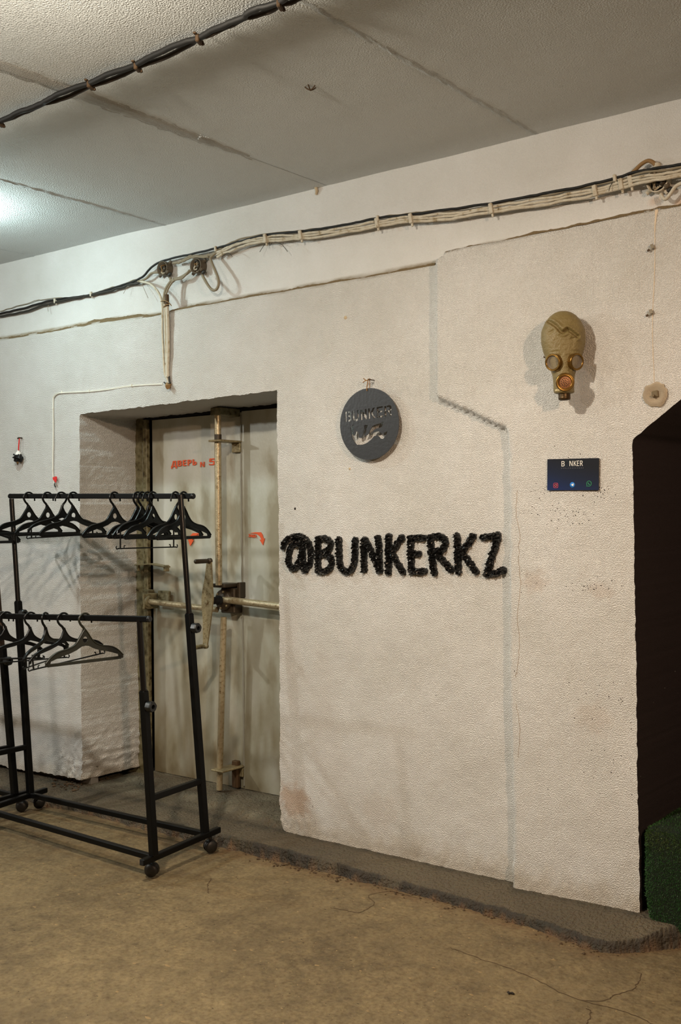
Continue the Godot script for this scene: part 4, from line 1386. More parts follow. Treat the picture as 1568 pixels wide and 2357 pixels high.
# ---------------------------------------------------------------- turf block in the doorway
func make_turf() -> void:
	var t := thing("turf_block", "low block covered with dark green artificial turf in the black doorway", "block", Vector3(-1.101, 0.0, -0.26))
	var size := Vector3(0.93, 0.388, 0.65)
	var R := 0.035
	var st := ST()
	st.set_smooth_group(1)
	var b := BoxMesh.new()
	b.size = Vector3.ONE * 2.0
	b.subdivide_width = 24
	b.subdivide_height = 16
	b.subdivide_depth = 20
	var arr := b.get_mesh_arrays()
	var V: PackedVector3Array = arr[Mesh.ARRAY_VERTEX]
	var I: PackedInt32Array = arr[Mesh.ARRAY_INDEX]
	var h := size * 0.5
	var warp := func(v: Vector3) -> Array:
		var p := v * h
		var core := Vector3(clampf(p.x, -h.x + R, h.x - R), clampf(p.y, -h.y + 0.004, h.y - R), clampf(p.z, -h.z + R, h.z - R))
		var n := (p - core)
		n = n.normalized() if n.length() > 1e-6 else v.normalized()
		var q := core + n * minf((p - core).length(), R)
		if (p - core).length() > 1e-6: q = core + n * (R if p.y > -h.y + 0.01 else minf(R, (p - core).length()))
		q += n * (n_mid.get_noise_3dv(q * 0.6) * 0.006)
		# narrower at the foot, like a sagging cover
		q.x += 0.018 * ss(0.1, -1.0, v.y) * -signf(v.x)
		return [q + Vector3(0, h.y, 0), n]
	var W := []
	for v in V: W.append(warp.call(v))
	for i in range(0, I.size(), 3):
		for k in 3: st.add_vertex(W[I[i + k]][0])
	obj("cover", done(st), M.turf, t)
	# blades
	var blade := ST()
	blade.set_smooth_group(-1)
	tri(blade, Vector3(-0.0009, 0, 0), Vector3(0.0009, 0, 0), Vector3(0.001, 0.006, 0.0006), Vector3(0, 0, 1))
	tri(blade, Vector3(-0.0007, 0.0, 0), Vector3(0.001, 0.006, 0.0006), Vector3(0.0004, 0.011, 0.0028), Vector3(0, 0, 1))
	var mm := MultiMesh.new()
	mm.transform_format = MultiMesh.TRANSFORM_3D
	mm.use_colors = true
	mm.mesh = done(blade)
	var n := 90000
	mm.instance_count = n
	var r := RandomNumberGenerator.new()
	r.seed = 77
	for i in n:
		# front and top near the camera, and some on the right side
		var v := Vector3.ZERO
		var f := r.randf()
		if f < 0.55: v = Vector3(r.randf_range(-1, 1), r.randf_range(-1, 1), 1)
		elif f < 0.85: v = Vector3(r.randf_range(-1, 1), 1, r.randf_range(-1, 1))
		elif f < 0.95: v = Vector3(1, r.randf_range(-1, 1), r.randf_range(-1, 1))
		else: v = Vector3(-1, r.randf_range(-1, 1), r.randf_range(-1, 1))
		var w: Array = warp.call(v)
		var nn: Vector3 = w[1]
		var dirv := (nn + Vector3(r.randfn() * 0.5, r.randfn() * 0.5 - 0.35, r.randfn() * 0.5)).normalized()
		var side := dirv.cross(Vector3(r.randfn(), r.randfn(), r.randfn())).normalized()
		mm.set_instance_transform(i, Transform3D(Basis(side, dirv, side.cross(dirv)) * r.randf_range(0.4, 0.85), w[0] - nn * 0.001))
		var g := r.randf_range(0.5, 1.35)
		var yel := ss(0.0, 0.5, n_low.get_noise_3dv(w[0] * 3.0) + r.randfn() * 0.15)
		mm.set_instance_color(i, Color(0.020, 0.085, 0.014).lerp(Color(0.075, 0.10, 0.014), yel * 0.7) * g)
	var mi := MultiMeshInstance3D.new()
	mi.name = "turf_pile"
	mi.multimesh = mm
	mi.material_override = M.blade
	t.add_child(mi)
	mi.set_meta("kind", "stuff")


# ---------------------------------------------------------------- wall letters, sign, mask, plaque
func make_letters() -> void:
	var L := [
		["@", "black lumpy at sign, first character of the wall lettering", [[Vector3(-3.286, 1.3613, 0.012), Vector3(-3.2745, 1.3826, 0.012), Vector3(-3.2511, 1.3989, 0.012), Vector3(-3.2114, 1.4096, 0.012), Vector3(-3.1705, 1.4042, 0.012), Vector3(-3.1409, 1.3836, 0.012), Vector3(-3.126, 1.349, 0.012), Vector3(-3.1247, 1.311, 0.012), Vector3(-3.1367, 1.2761, 0.012), Vector3(-3.154, 1.2605, 0.012)], [Vector3(-3.189, 1.3727, 0.012), Vector3(-3.2164, 1.376, 0.012), Vector3(-3.2415, 1.3582, 0.012), Vector3(-3.2539, 1.3229, 0.012), Vector3(-3.2525, 1.2843, 0.012), Vector3(-3.2334, 1.2636, 0.012), Vector3(-3.2057, 1.2747, 0.012), Vector3(-3.1833, 1.3135, 0.012), Vector3(-3.1756, 1.3554, 0.012), Vector3(-3.1771, 1.3763, 0.012)], [Vector3(-3.1718, 1.3764, 0.014), Vector3(-3.1705, 1.3381, 0.014), Vector3(-3.1709, 1.3033, 0.014), Vector3(-3.1695, 1.2686, 0.014), Vector3(-3.1524, 1.2592, 0.014)]]],
		["B", "black lumpy letter B between the at sign and the U", [[Vector3(-3.0809, 1.3978, 0.013), Vector3(-3.0816, 1.3393, 0.013), Vector3(-3.0803, 1.298, 0.013), Vector3(-3.0799, 1.2553, 0.013)], [Vector3(-3.0764, 1.3999, 0.012), Vector3(-3.0367, 1.4001, 0.012), Vector3(-3.0098, 1.3811, 0.012), Vector3(-3.0171, 1.3537, 0.012), Vector3(-3.0418, 1.3411, 0.012), Vector3(-3.0683, 1.3353, 0.012)], [Vector3(-3.0683, 1.3339, 0.012), Vector3(-3.0288, 1.3276, 0.012), Vector3(-3.0029, 1.3028, 0.012), Vector3(-3.0111, 1.2733, 0.012), Vector3(-3.0384, 1.2563, 0.012), Vector3(-3.0736, 1.2554, 0.012)]]],
		["U", "black lumpy letter U between the B and the N", [[Vector3(-2.9638, 1.3951, 0.012), Vector3(-2.9627, 1.3408, 0.012), Vector3(-2.9606, 1.2968, 0.012), Vector3(-2.9472, 1.2679, 0.012), Vector3(-2.9174, 1.2571, 0.012), Vector3(-2.8919, 1.2712, 0.012), Vector3(-2.8805, 1.305, 0.012), Vector3(-2.8766, 1.3486, 0.012), Vector3(-2.8752, 1.3943, 0.012)]]],
		["N", "black lumpy letter N between the U and the first K", [[Vector3(-2.83, 1.3959, 0.012), Vector3(-2.829, 1.3425, 0.012), Vector3(-2.8266, 1.2659, 0.012)], [Vector3(-2.8219, 1.3973, 0.014), Vector3(-2.7935, 1.3497, 0.014), Vector3(-2.7653, 1.3025, 0.014), Vector3(-2.7453, 1.2679, 0.014)], [Vector3(-2.7517, 1.4063, 0.012), Vector3(-2.7492, 1.3436, 0.012), Vector3(-2.7468, 1.2645, 0.012)]]],
		["K", "black lumpy letter K between the N and the E", [[Vector3(-2.699, 1.4131, 0.012), Vector3(-2.6997, 1.3508, 0.012), Vector3(-2.7016, 1.2603, 0.012)], [Vector3(-2.6307, 1.4069, 0.013), Vector3(-2.6564, 1.3774, 0.013), Vector3(-2.6871, 1.3412, 0.013)], [Vector3(-2.6846, 1.3445, 0.013), Vector3(-2.6572, 1.3025, 0.013), Vector3(-2.6276, 1.2621, 0.013)]]],
		["E", "black lumpy letter E in the middle of the wall lettering", [[Vector3(-2.5859, 1.4051, 0.012), Vector3(-2.5866, 1.3457, 0.012), Vector3(-2.5836, 1.2651, 0.012)], [Vector3(-2.582, 1.4058, 0.012), Vector3(-2.5509, 1.4072, 0.012), Vector3(-2.5225, 1.4054, 0.012)], [Vector3(-2.5827, 1.3406, 0.012), Vector3(-2.5594, 1.3403, 0.012), Vector3(-2.5463, 1.3398, 0.012)], [Vector3(-2.5835, 1.267, 0.012), Vector3(-2.5487, 1.2666, 0.012), Vector3(-2.5194, 1.2685, 0.012)]]],
		["R", "black lumpy letter R between the E and the last K", [[Vector3(-2.4874, 1.4056, 0.012), Vector3(-2.485, 1.347, 0.012), Vector3(-2.4708, 1.2646, 0.012)], [Vector3(-2.4843, 1.4088, 0.012), Vector3(-2.448, 1.4128, 0.012), Vector3(-2.4197, 1.3984, 0.012), Vector3(-2.4223, 1.37, 0.012), Vector3(-2.4449, 1.3539, 0.012), Vector3(-2.4751, 1.3484, 0.012)], [Vector3(-2.4632, 1.3442, 0.013), Vector3(-2.4297, 1.313, 0.013), Vector3(-2.393, 1.2779, 0.013)]]],
		["K", "black lumpy letter K between the R and the Z", [[Vector3(-2.3619, 1.4132, 0.012), Vector3(-2.3596, 1.3487, 0.012), Vector3(-2.3576, 1.2705, 0.012)], [Vector3(-2.2879, 1.4129, 0.013), Vector3(-2.3113, 1.3835, 0.013), Vector3(-2.3444, 1.3458, 0.013)], [Vector3(-2.3386, 1.349, 0.013), Vector3(-2.3085, 1.3109, 0.013), Vector3(-2.2766, 1.2706, 0.013)]]],
		["Z", "black lumpy letter Z at the right end of the wall lettering", [[Vector3(-2.2423, 1.41, 0.014), Vector3(-2.207, 1.4132, 0.014), Vector3(-2.172, 1.4183, 0.014)], [Vector3(-2.172, 1.4134, 0.014), Vector3(-2.19, 1.3632, 0.014), Vector3(-2.2117, 1.3078, 0.014), Vector3(-2.2241, 1.2676, 0.014)], [Vector3(-2.2272, 1.2627, 0.016), Vector3(-2.1934, 1.2673, 0.016), Vector3(-2.153, 1.2798, 0.016)]]],
	]
	var step := 0.0040
	for l in L:
		var lines := []
		var lo := Vector2(1e9, 1e9)
		var hi := Vector2(-1e9, -1e9)
		for s in l[2]:
			var p2 := PackedVector2Array()
			for v in smooth_path(s, 6):
				p2.append(Vector2(v.x, v.y))
				lo = lo.min(Vector2(v.x, v.y))
				hi = hi.max(Vector2(v.x, v.y))
			lines.append(p2)
		lo -= Vector2.ONE * 0.028
		hi += Vector2.ONE * 0.028
		var nx := int((hi.x - lo.x) / step) + 1
		var ny := int((hi.y - lo.y) / step) + 1
		var V := PackedVector3Array()
		var F := PackedFloat32Array()
		for j in ny:
			for i in nx:
				var p := lo + Vector2(i, j) * step
				p += Vector2(rng.randf_range(-0.3, 0.3), rng.randf_range(-0.3, 0.3)) * step
				var d := 9.0
				for ln in lines:
					for k in ln.size() - 1:
						d = minf(d, p.distance_to(Geometry2D.get_closest_point_to_segment(p, ln[k], ln[k + 1])))
				var f := 0.0138 + 0.0042 * lump.get_noise_2d(p.x * 1.2, p.y * 1.2) + 0.0022 * lump2.get_noise_2d(p.x, p.y) - d
				var h := 0.007 + 0.017 * sqrt(clampf(f / 0.011, 0.0, 1.0))
				h += 0.011 * lump.get_noise_2d(p.x * 1.6 + 4.0, p.y * 1.6) + 0.005 * lump2.get_noise_2d(p.x, p.y + 3.0) + rng.randf_range(-0.0022, 0.0022)
				V.append(Vector3(p.x, p.y, wall_z(p.x, p.y) + maxf(h, 0.003)))
				F.append(f)
		var st := ST()
		st.set_smooth_group(-1)
		for j in ny - 1:
			for i in nx - 1:
				var q := [j * nx + i, j * nx + i + 1, (j + 1) * nx + i + 1, (j + 1) * nx + i]
				for t in [[q[0], q[1], q[2]], [q[0], q[2], q[3]]]:
					var poly := []
					var cut := []
					var out := Vector3.ZERO
					for e in 3:
						var ia: int = t[e]
						var ib: int = t[(e + 1) % 3]
						if F[ia] > 0.0: poly.append(V[ia])
						else: out = V[ia]
						if (F[ia] > 0.0) != (F[ib] > 0.0):
							var c := V[ia].lerp(V[ib], F[ia] / (F[ia] - F[ib]))
							poly.append(c)
							cut.append(c)
					for e in range(1, poly.size() - 1): tri(st, poly[0], poly[e], poly[e + 1], Vector3(0, 0, 1))
					if cut.size() == 2:
						var m0: Vector3 = (cut[0] + cut[1]) * 0.5
						quad(st, cut[0], cut[1], cut[1] - Vector3(0, 0, 0.022), cut[0] - Vector3(0, 0, 0.022), Vector3(out.x - m0.x, out.y - m0.y, 0))
		var o := obj("wall_letter", done(st), M.foam)
		tag(o, l[1], "letter", "black lumpy letters on the white wall")

func make_sign() -> void:
	var c := Vector3(-2.7802, 1.8904, 0.028)
	var t := thing("round_sign", "round dark metal sign with cut-out word BUNKER and swimming figure", "sign", c, Vector3(0.8, 1.5, 0))
	var R := 0.1525
	var root := CSGCombiner3D.new()
	root.name = "plate"
	var disc := CSGCylinder3D.new()
	disc.radius = R
	disc.height = 0.004
	disc.sides = 96
	disc.rotation_degrees = Vector3(90, 0, 0)
	disc.material = M.slate
	root.add_child(disc)
	var cut := func(poly: Array) -> void:
		var p := CSGPolygon3D.new()
		var pv := PackedVector2Array()
		for q in poly: pv.append(Vector2((q[0] - 700.0) * 0.000252, (1060.0 - q[1]) * 0.000197))
		p.polygon = pv
		p.depth = 0.02
		p.position.z = 0.01
		p.operation = CSGShape3D.OPERATION_SUBTRACTION
		p.material = M.slate
		root.add_child(p)
	# stencilled letters and the figure, in units of the sign's face
	for poly in [
		[[205, 755], [240, 750], [240, 975], [205, 985]], [[252, 752], [310, 752], [335, 790], [325, 850], [340, 890], [335, 950], [300, 975], [252, 978], [252, 945], [290, 935], [300, 895], [285, 870], [252, 868], [252, 840], [285, 835], [295, 805], [280, 785], [252, 785]],
		[[360, 748], [398, 744], [400, 900], [415, 935], [445, 935], [460, 900], [460, 742], [498, 738], [498, 910], [480, 955], [445, 978], [400, 975], [370, 945], [360, 900]],
		[[530, 742], [562, 738], [625, 850], [622, 733], [656, 730], [660, 950], [628, 952], [565, 840], [566, 962], [532, 965]],
		[[690, 727], [725, 724], [728, 948], [692, 950]], [[735, 825], [785, 720], [828, 716], [775, 825], [836, 940], [796, 944]],
		[[866, 710], [985, 697], [985, 730], [900, 740], [900, 798], [975, 790], [975, 822], [900, 832], [900, 905], [992, 896], [992, 930], [868, 942]],
		[[1022, 702], [1058, 698], [1058, 920], [1022, 924]], [[1068, 696], [1135, 690], [1162, 715], [1164, 785], [1140, 822], [1170, 915], [1128, 920], [1100, 830], [1068, 832], [1068, 800], [1115, 795], [1128, 765], [1120, 728], [1068, 730]],
		# figure: two raised arms, head, body, two kicking legs
		[[310, 1080], [345, 1090], [370, 1045], [392, 1052], [368, 1090], [395, 1110], [385, 1160], [378, 1215], [392, 1290], [415, 1250], [418, 1210], [445, 1195], [480, 1230], [485, 1280], [488, 1345], [535, 1350], [568, 1300], [598, 1180], [605, 1085], [640, 1070], [680, 1090], [650, 1150], [635, 1230], [600, 1310], [640, 1310], [700, 1260], [715, 1200], [770, 1110], [850, 1075], [930, 1062], [995, 1030], [980, 1100], [950, 1155], [860, 1165], [800, 1195], [760, 1270], [830, 1240], [880, 1230], [960, 1275], [1020, 1260], [1075, 1240], [1050, 1310], [985, 1400], [930, 1390], [900, 1345], [850, 1315], [800, 1330], [740, 1400], [660, 1460], [590, 1490], [520, 1500], [440, 1490], [385, 1430], [345, 1340], [325, 1240], [320, 1150]],
		# drilled hole for the twine
		[[664, 345], [672, 338], [680, 345], [672, 358]],
	]: cut.call(poly)
	t.add_child(root)
	# twine and nail
	var st := ST()
	var hy := 0.141
	tube(st, smooth_path([Vector3(-0.006, hy, 0.004), Vector3(-0.006, hy + 0.018, 0.003), Vector3(-0.004, hy + 0.045, -0.004)], 5), 0.0019, 6)
	tube(st, smooth_path([Vector3(-0.006, hy, -0.004), Vector3(0.0, hy + 0.02, -0.008), Vector3(0.002, hy + 0.045, -0.006)], 5), 0.0017, 6)
	tube(st, smooth_path([Vector3(-0.004, hy + 0.045, -0.003), Vector3(-0.014, hy + 0.047, 0.002), Vector3(-0.024, hy + 0.056, 0.003)], 5), 0.0019, 6)
	tube(st, smooth_path([Vector3(-0.004, hy + 0.045, -0.003), Vector3(-0.015, hy + 0.044, 0.003), Vector3(-0.026, hy + 0.037, 0.004)], 5), 0.0019, 6)
	tube(st, smooth_path([Vector3(-0.006, hy + 0.045, -0.004), Vector3(0.0, hy + 0.05, 0.0), Vector3(0.008, hy + 0.047, -0.004)], 5), 0.0026, 6)
	obj("twine", done(st), M.twine, t)
	st = ST()
	cyl(st, Vector3(0.009, hy + 0.047, -0.03), Vector3(0.009, hy + 0.047, 0.004), 0.0022, 8)
	cyl(st, Vector3(0.009, hy + 0.047, 0.003), Vector3(0.009, hy + 0.047, 0.006), 0.0048, 12)
	obj("nail", done(st), M.rust, t)

func make_mask() -> void:
	var base := Vector3(-1.8271, 2.2434, 0.105)
	var wz := wall_z(base.x, base.y - 0.1)
	var K := 0.00158   # metres per unit of the profile
	var t := thing("gas_mask", "old khaki rubber gas mask with round goggles hanging on the white wall", "gas mask", Vector3(base.x, base.y, wz + 0.068), Vector3(0, 31, 0))
	var ys := [0.0, 1.5, 5.0, 12.0, 25.0, 47.0, 73.0, 92.0, 105.0, 124.0, 136.0, 149.0, 168.0, 186.0, 192.0, 194.0]
	var ws := [1.0, 11.0, 20.0, 30.0, 41.0, 50.0, 50.5, 46.5, 42.0, 35.0, 30.0, 25.5, 23.5, 23.5, 20.0, 2.0]
	var fz := [1.0, 9.0, 16.0, 23.0, 31.0, 38.0, 40.0, 40.0, 40.0, 39.0, 38.0, 38.0, 37.0, 34.0, 28.0, 4.0]
	var bz := [1.0, 9.0, 16.0, 23.0, 31.0, 37.0, 37.0, 34.0, 29.0, 20.0, 12.0, 6.0, 2.0, 0.0, -4.0, -3.0]
	var look := func(A: Array, y: float) -> float:
		for i in ys.size() - 1:
			if y <= ys[i + 1]:
				var u: float = (y - ys[i]) / (ys[i + 1] - ys[i])
				var p0: float = A[maxi(i - 1, 0)]
				var p3: float = A[mini(i + 2, A.size() - 1)]
				return lerpf(lerpf(A[i], A[i + 1], u), cubic_interpolate(A[i], A[i + 1], p0, p3, u), 0.5)
		return A[A.size() - 1]
	var fold := [Vector2(-36, 26), Vector2(-22, 39), Vector2(-13, 52), Vector2(-7, 56), Vector2(-2, 53), Vector2(3, 48), Vector2(12, 54), Vector2(24, 63), Vector2(27, 65)]
	var fold2 := [Vector2(-38, 55), Vector2(-28, 50)]
	var fold3 := [Vector2(10, 71), Vector2(24, 69)]
	var dist := func(line: Array, p: Vector2) -> float:
		var d := 99.0
		for i in line.size() - 1: d = minf(d, p.distance_to(Geometry2D.get_closest_point_to_segment(p, line[i], line[i + 1])))
		return d
	var cols := 120
	var rows := 150
	var P := []
	var C := []
	for j in rows + 1:
		var y := 194.0 * pow(float(j) / rows, 1.25)
		var w: float = look.call(ws, y)
		var f: float = look.call(fz, y)
		var b: float = look.call(bz, y)
		var row := []
		var crow := []
		for i in cols:
			var a := TAU * i / cols
			var ca := cos(a)
			var sa := sin(a)
			var x := w * signf(ca) * pow(absf(ca), 0.9)
			var z := (f if sa > 0.0 else b) * signf(sa) * pow(absf(sa), 0.85)
			if sa <= 0.0 and b < 0.0: z = -b * absf(sa)
			var tint := 0.0
			if sa > 0.0:
				var xv := x - z * 0.10
				var d: float = dist.call(fold, Vector2(xv, y))
				z -= 9.5 * exp(-pow(d / 3.2, 2.0)) * ss(0.0, 0.5, sa)
				z += 3.2 * exp(-pow((d - 7.0) / 3.5, 2.0)) * ss(0.0, 0.5, sa)
				z -= 2.0 * exp(-pow(float(dist.call(fold2, Vector2(xv, y))) / 3.0, 2.0))
				z -= 2.6 * exp(-pow(float(dist.call(fold3, Vector2(xv, y))) / 2.6, 2.0))
				# cheeks drawn in between goggles and nose, mould seam down the middle
				z -= 4.0 * exp(-pow((absf(x) - 13.0) / 5.0, 2.0)) * ss(100, 118, y) * ss(150, 138, y)
				z += 0.9 * exp(-pow(x / 1.6, 2.0)) * ss(60, 75, y) * ss(155, 150, y)
				z += 0.7 * sin(y * 0.62) * ss(88, 98, y) * ss(112, 104, y) * exp(-pow((absf(x) - 20.0) / 14.0, 2.0))
			z += n_mid.get_noise_2d(x * 0.012, y * 0.012) * 1.1 * ss(5.0, 25.0, y)
			row.append(Vector3(x * K, -y * K, z * K))
			var k := n_mid.get_noise_3d(x * 0.02, y * 0.02, z * 0.01) * 0.5 + n_low.get_noise_3d(x * 0.03, y * 0.03, 1.0) * 0.35
			crow.append(Color(1, 1, 1).lerp(Color(0.72, 0.62, 0.42) if k > 0.0 else Color(1.12, 1.1, 1.02), absf(k)))
		P.append(row)
		C.append(crow)
	var st := ST()
	st.set_smooth_group(1)
	for j in rows:
		for i in cols:
			var i2 := (i + 1) % cols
			for q in [[j, i, j + 1, i2, j, i2], [j, i, j + 1, i, j + 1, i2]]:
				for k in 3:
					st.set_color(C[q[k * 2]][q[k * 2 + 1]])
					st.add_vertex(P[q[k * 2]][q[k * 2 + 1]])
	obj("hood", done(st), M.rubber, t)
	# goggles
	for s in [-1.0, 1.0]:
		var e := Transform3D(Basis.from_euler(Vector3(deg_to_rad(8), deg_to_rad(36.0 * s), deg_to_rad(0))), Vector3(0.0375 * s, -0.1935, 0.047))
		st = ST()
		lathe(st, e, [Vector2(0.0238, 0.0105), Vector2(0.0248, 0.0125), Vector2(0.0265, 0.013), Vector2(0.0278, 0.0115), Vector2(0.0288, 0.0125), Vector2(0.0306, 0.012), Vector2(0.0315, 0.009), Vector2(0.0305, 0.004), Vector2(0.0315, -0.004), Vector2(0.031, -0.022)], 40)
		var ring := obj("goggle", done(st), M.brass, t)
		st = ST()
		lathe(st, e, [Vector2(0.0, 0.0085), Vector2(0.0245, 0.0085)], 32)
		obj("lens", done(st), M.lens, ring)
		st = ST()
		lathe(st, e, [Vector2(0.0, -0.009), Vector2(0.0245, -0.009)], 32)
		lathe(st, e, [Vector2(0.0240, -0.009), Vector2(0.0244, 0.011)], 32)
		obj("eye_socket", done(st), mat(Color(0.55, 0.50, 0.42), 0.5), ring)
	# speech diaphragm
	var d := Transform3D(Basis.from_euler(Vector3(deg_to_rad(6), 0, 0)), Vector3(0.0, -0.268, 0.058))
	st = ST()
	lathe(st, d, [Vector2(0.0215, 0.004), Vector2(0.0225, 0.0085), Vector2(0.0255, 0.010), Vector2(0.0265, 0.0085), Vector2(0.0285, 0.0105), Vector2(0.0315, 0.010), Vector2(0.0335, 0.007), Vector2(0.034, 0.0), Vector2(0.033, -0.02)], 44)
	var mouth := obj("mouthpiece_ring", done(st), M.brass, t)
	st = ST()
	lathe(st, d, [Vector2(0.0, 0.0075), Vector2(0.012, 0.0068), Vector2(0.022, 0.004)], 36)
	obj("diaphragm", done(st), M.copper, mouth)
	st = ST()
	for ringn in [[0.0, 1], [0.0068, 6], [0.0136, 12]]:
		for k in ringn[1]:
			var a: float = TAU * k / ringn[1] + 0.26
			var r: float = ringn[0]
			var zz := lerpf(0.0078, 0.0066, r / 0.0136)
			lathe(st, d.translated_local(Vector3(cos(a) * r, sin(a) * r, zz)), [Vector2(0.0, 0.0004), Vector2(0.0019, 0.0001)], 10)
	obj("perforations", done(st), M.dark, mouth)
	# rubber lip, valve slots, filter thread
	st = ST()
	lathe(st, Transform3D(Basis.from_euler(Vector3(deg_to_rad(90), 0, 0)), Vector3(0, -0.288, 0.026)), [Vector2(0.030, 0.0), Vector2(0.0355, 0.003), Vector2(0.036, 0.012), Vector2(0.033, 0.016), Vector2(0.024, 0.019), Vector2(0.0, 0.019)], 36)
	var lip := obj("lip", done(st), M.rubber, t)
	for k in 3:
		var a := deg_to_rad(128.0 + 14.0 * k)
		st = ST()
		bx(st, Transform3D(Basis(Vector3.UP, PI / 2 - a), Vector3(cos(a) * 0.0345, -0.2945, 0.026 + sin(a) * 0.0345)), Vector3(0.0055, 0.007, 0.004), 0.001)
		obj("valve_tooth", done(st), M.ivory, lip)
	st = ST()
	lathe(st, Transform3D(Basis.from_euler(Vector3(deg_to_rad(90), 0, 0)), Vector3(0, -0.303, 0.026)), [Vector2(0.0215, 0.0), Vector2(0.0215, 0.003), Vector2(0.0225, 0.0045), Vector2(0.021, 0.006), Vector2(0.0225, 0.0075), Vector2(0.021, 0.009), Vector2(0.0225, 0.0105), Vector2(0.021, 0.012), Vector2(0.0225, 0.0135), Vector2(0.021, 0.015), Vector2(0.0225, 0.0165), Vector2(0.021, 0.0245), Vector2(0.019, 0.026), Vector2(0.017, 0.024), Vector2(0.0, 0.02)], 36)
	obj("filter_thread", done(st), M.brass_dark, t)
	# the nail it hangs from, beside the left goggle
	st = ST()
	var np := Vector3(-1.9352, 2.091, 0.06)
	cyl(st, Vector3(np.x, np.y, 0.03) - t.position, Vector3(np.x, np.y, wz + 0.012) - t.position, 0.003, 8)
	var nail := obj("nail", done(st), M.rust, t)
	nail.transform = Transform3D(Basis(Vector3.UP, deg_to_rad(-31)), Vector3.ZERO)

func make_plaque() -> void:
	var c := Vector3(-1.8233, 1.6457, 0.062)
	var t := thing("plaque", "small dark blue plaque with the word BUNKER and three round icons below the gas mask", "plaque", c, Vector3(0, 0, -1.0))
	var w := 0.207
	var h := 0.117
	var st := ST()
	bx(st, at(Vector3(0, 0, -0.004)), Vector3(w, h, 0.005), 0.0008)
	obj("backing", done(st), mat(Color(0.06, 0.07, 0.10), 0.5), t)
	st = ST()
	st.set_smooth_group(-1)
	for q in [[0, 0], [1, 1], [1, 0], [0, 0], [0, 1], [1, 1]]:
		st.set_uv(Vector2(q[0], 1 - q[1]))
		st.add_vertex(Vector3((q[0] - 0.5) * w, (q[1] - 0.5) * h, -0.0012))
	obj("face", done(st), M.navy, t)
	lettering("lettering", "B", Vector3(-0.045, 0.0305, -0.0012), 0.0125, 0.0195, M.white, t, 0.0008, 0.0, false)
	lettering("lettering", "NKER", Vector3(-0.0125, 0.031, -0.0012), 0.0535, 0.0195, M.white, t, 0.0008, 0.0, false)
	# the bulb-shaped outline that stands in for the U
	st = ST()
	var pts := []
	for k in 15:
		var a := deg_to_rad(-50.0 + 280.0 * k / 14.0)
		pts.append(Vector3(-0.0235 + cos(a) * 0.0082, 0.0425 + sin(a) * 0.0082, -0.0008))
	pts.append(Vector3(-0.0275, 0.0305, -0.0008))
	pts.append(Vector3(-0.0195, 0.0305, -0.0008))
	pts.append(pts[0])
	tube(st, PackedVector3Array(pts), 0.0005, 5)
	obj("outline", done(st), mat(Color(0.16, 0.27, 0.30), 0.6), t)
	st = ST()
	for k in 13:
		if k == 3: bx(st, at(Vector3(-0.0445 + k * 0.0072, 0.0225, -0.001)), Vector3(0.0035, 0.0006, 0.0008), 0.0001)
		else: bx(st, at(Vector3(-0.0445 + k * 0.0072, 0.0235, -0.001)), Vector3(0.0016, 0.0022, 0.0008), 0.0001)
	obj("subtitle_marks", done(st), mat(Color(0.5, 0.52, 0.55), 0.6), t)
	# icons: camera outline, arrow disc, speech ring
	st = ST()
	var sq := []
	for k in 25:
		var a := TAU * k / 24.0
		var v := Vector2(cos(a), sin(a))
		var pw := pow(pow(absf(v.x), 5.0) + pow(absf(v.y), 5.0), -0.2)
		sq.append(Vector3(-0.068 + v.x * pw * 0.0088, -0.0405 + v.y * pw * 0.0088, -0.0008))
	tube(st, PackedVector3Array(sq), 0.0010, 6)
	obj("camera_icon", done(st), mat(Color(0.78, 0.26, 0.36), 0.6), t)
	st = ST()
	var ci := []
	for k in 21: ci.append(Vector3(-0.068 + cos(TAU * k / 20.0) * 0.0042, -0.0405 + sin(TAU * k / 20.0) * 0.0042, -0.0008))
	tube(st, PackedVector3Array(ci), 0.0009, 6)
	lathe(st, Transform3D(Basis.IDENTITY, Vector3(-0.0626, -0.0352, -0.001)), [Vector2(0, 0.0006), Vector2(0.0009, 0.0003)], 8)
	obj("camera_icon", done(st), mat(Color(0.88, 0.40, 0.30), 0.6), t)
	st = ST()
	lathe(st, Transform3D(Basis.IDENTITY, Vector3(-0.0005, -0.0385, -0.0012)), [Vector2(0, 0.0007), Vector2(0.0098, 0.0007), Vector2(0.0102, 0.0)], 32)
	obj("disc_icon", done(st), mat(Color(0.10, 0.46, 0.80), 0.5), t)
	st = ST()
	extrude(st, PackedVector2Array([Vector2(-0.0065, -0.0385), Vector2(0.0052, -0.0335), Vector2(0.0036, -0.0442), Vector2(0.0, -0.0415), Vector2(-0.0015, -0.043), Vector2(-0.002, -0.0405)]), 0.0005, Transform3D(Basis.IDENTITY, Vector3(0, 0, -0.0005)))
	obj("disc_icon", done(st), M.white, t)
	st = ST()
	var sp := []
	for k in 25:
		var a := deg_to_rad(-115.0 + 325.0 * k / 24.0)
		sp.append(Vector3(0.066 + cos(a) * 0.0094, -0.0345 + sin(a) * 0.0094, -0.0008))
	sp.append(Vector3(0.0563, -0.0440, -0.0008))
	sp.append(sp[0])
	tube(st, PackedVector3Array(sp), 0.0009, 6)
	tube(st, smooth_path([Vector3(0.0625, -0.0305, -0.0008), Vector3(0.0635, -0.0345, -0.0008), Vector3(0.0665, -0.0375, -0.0008), Vector3(0.0702, -0.0382, -0.0008)], 4), 0.0013, 6)
	obj("speech_icon", done(st), mat(Color(0.20, 0.62, 0.40), 0.6), t)


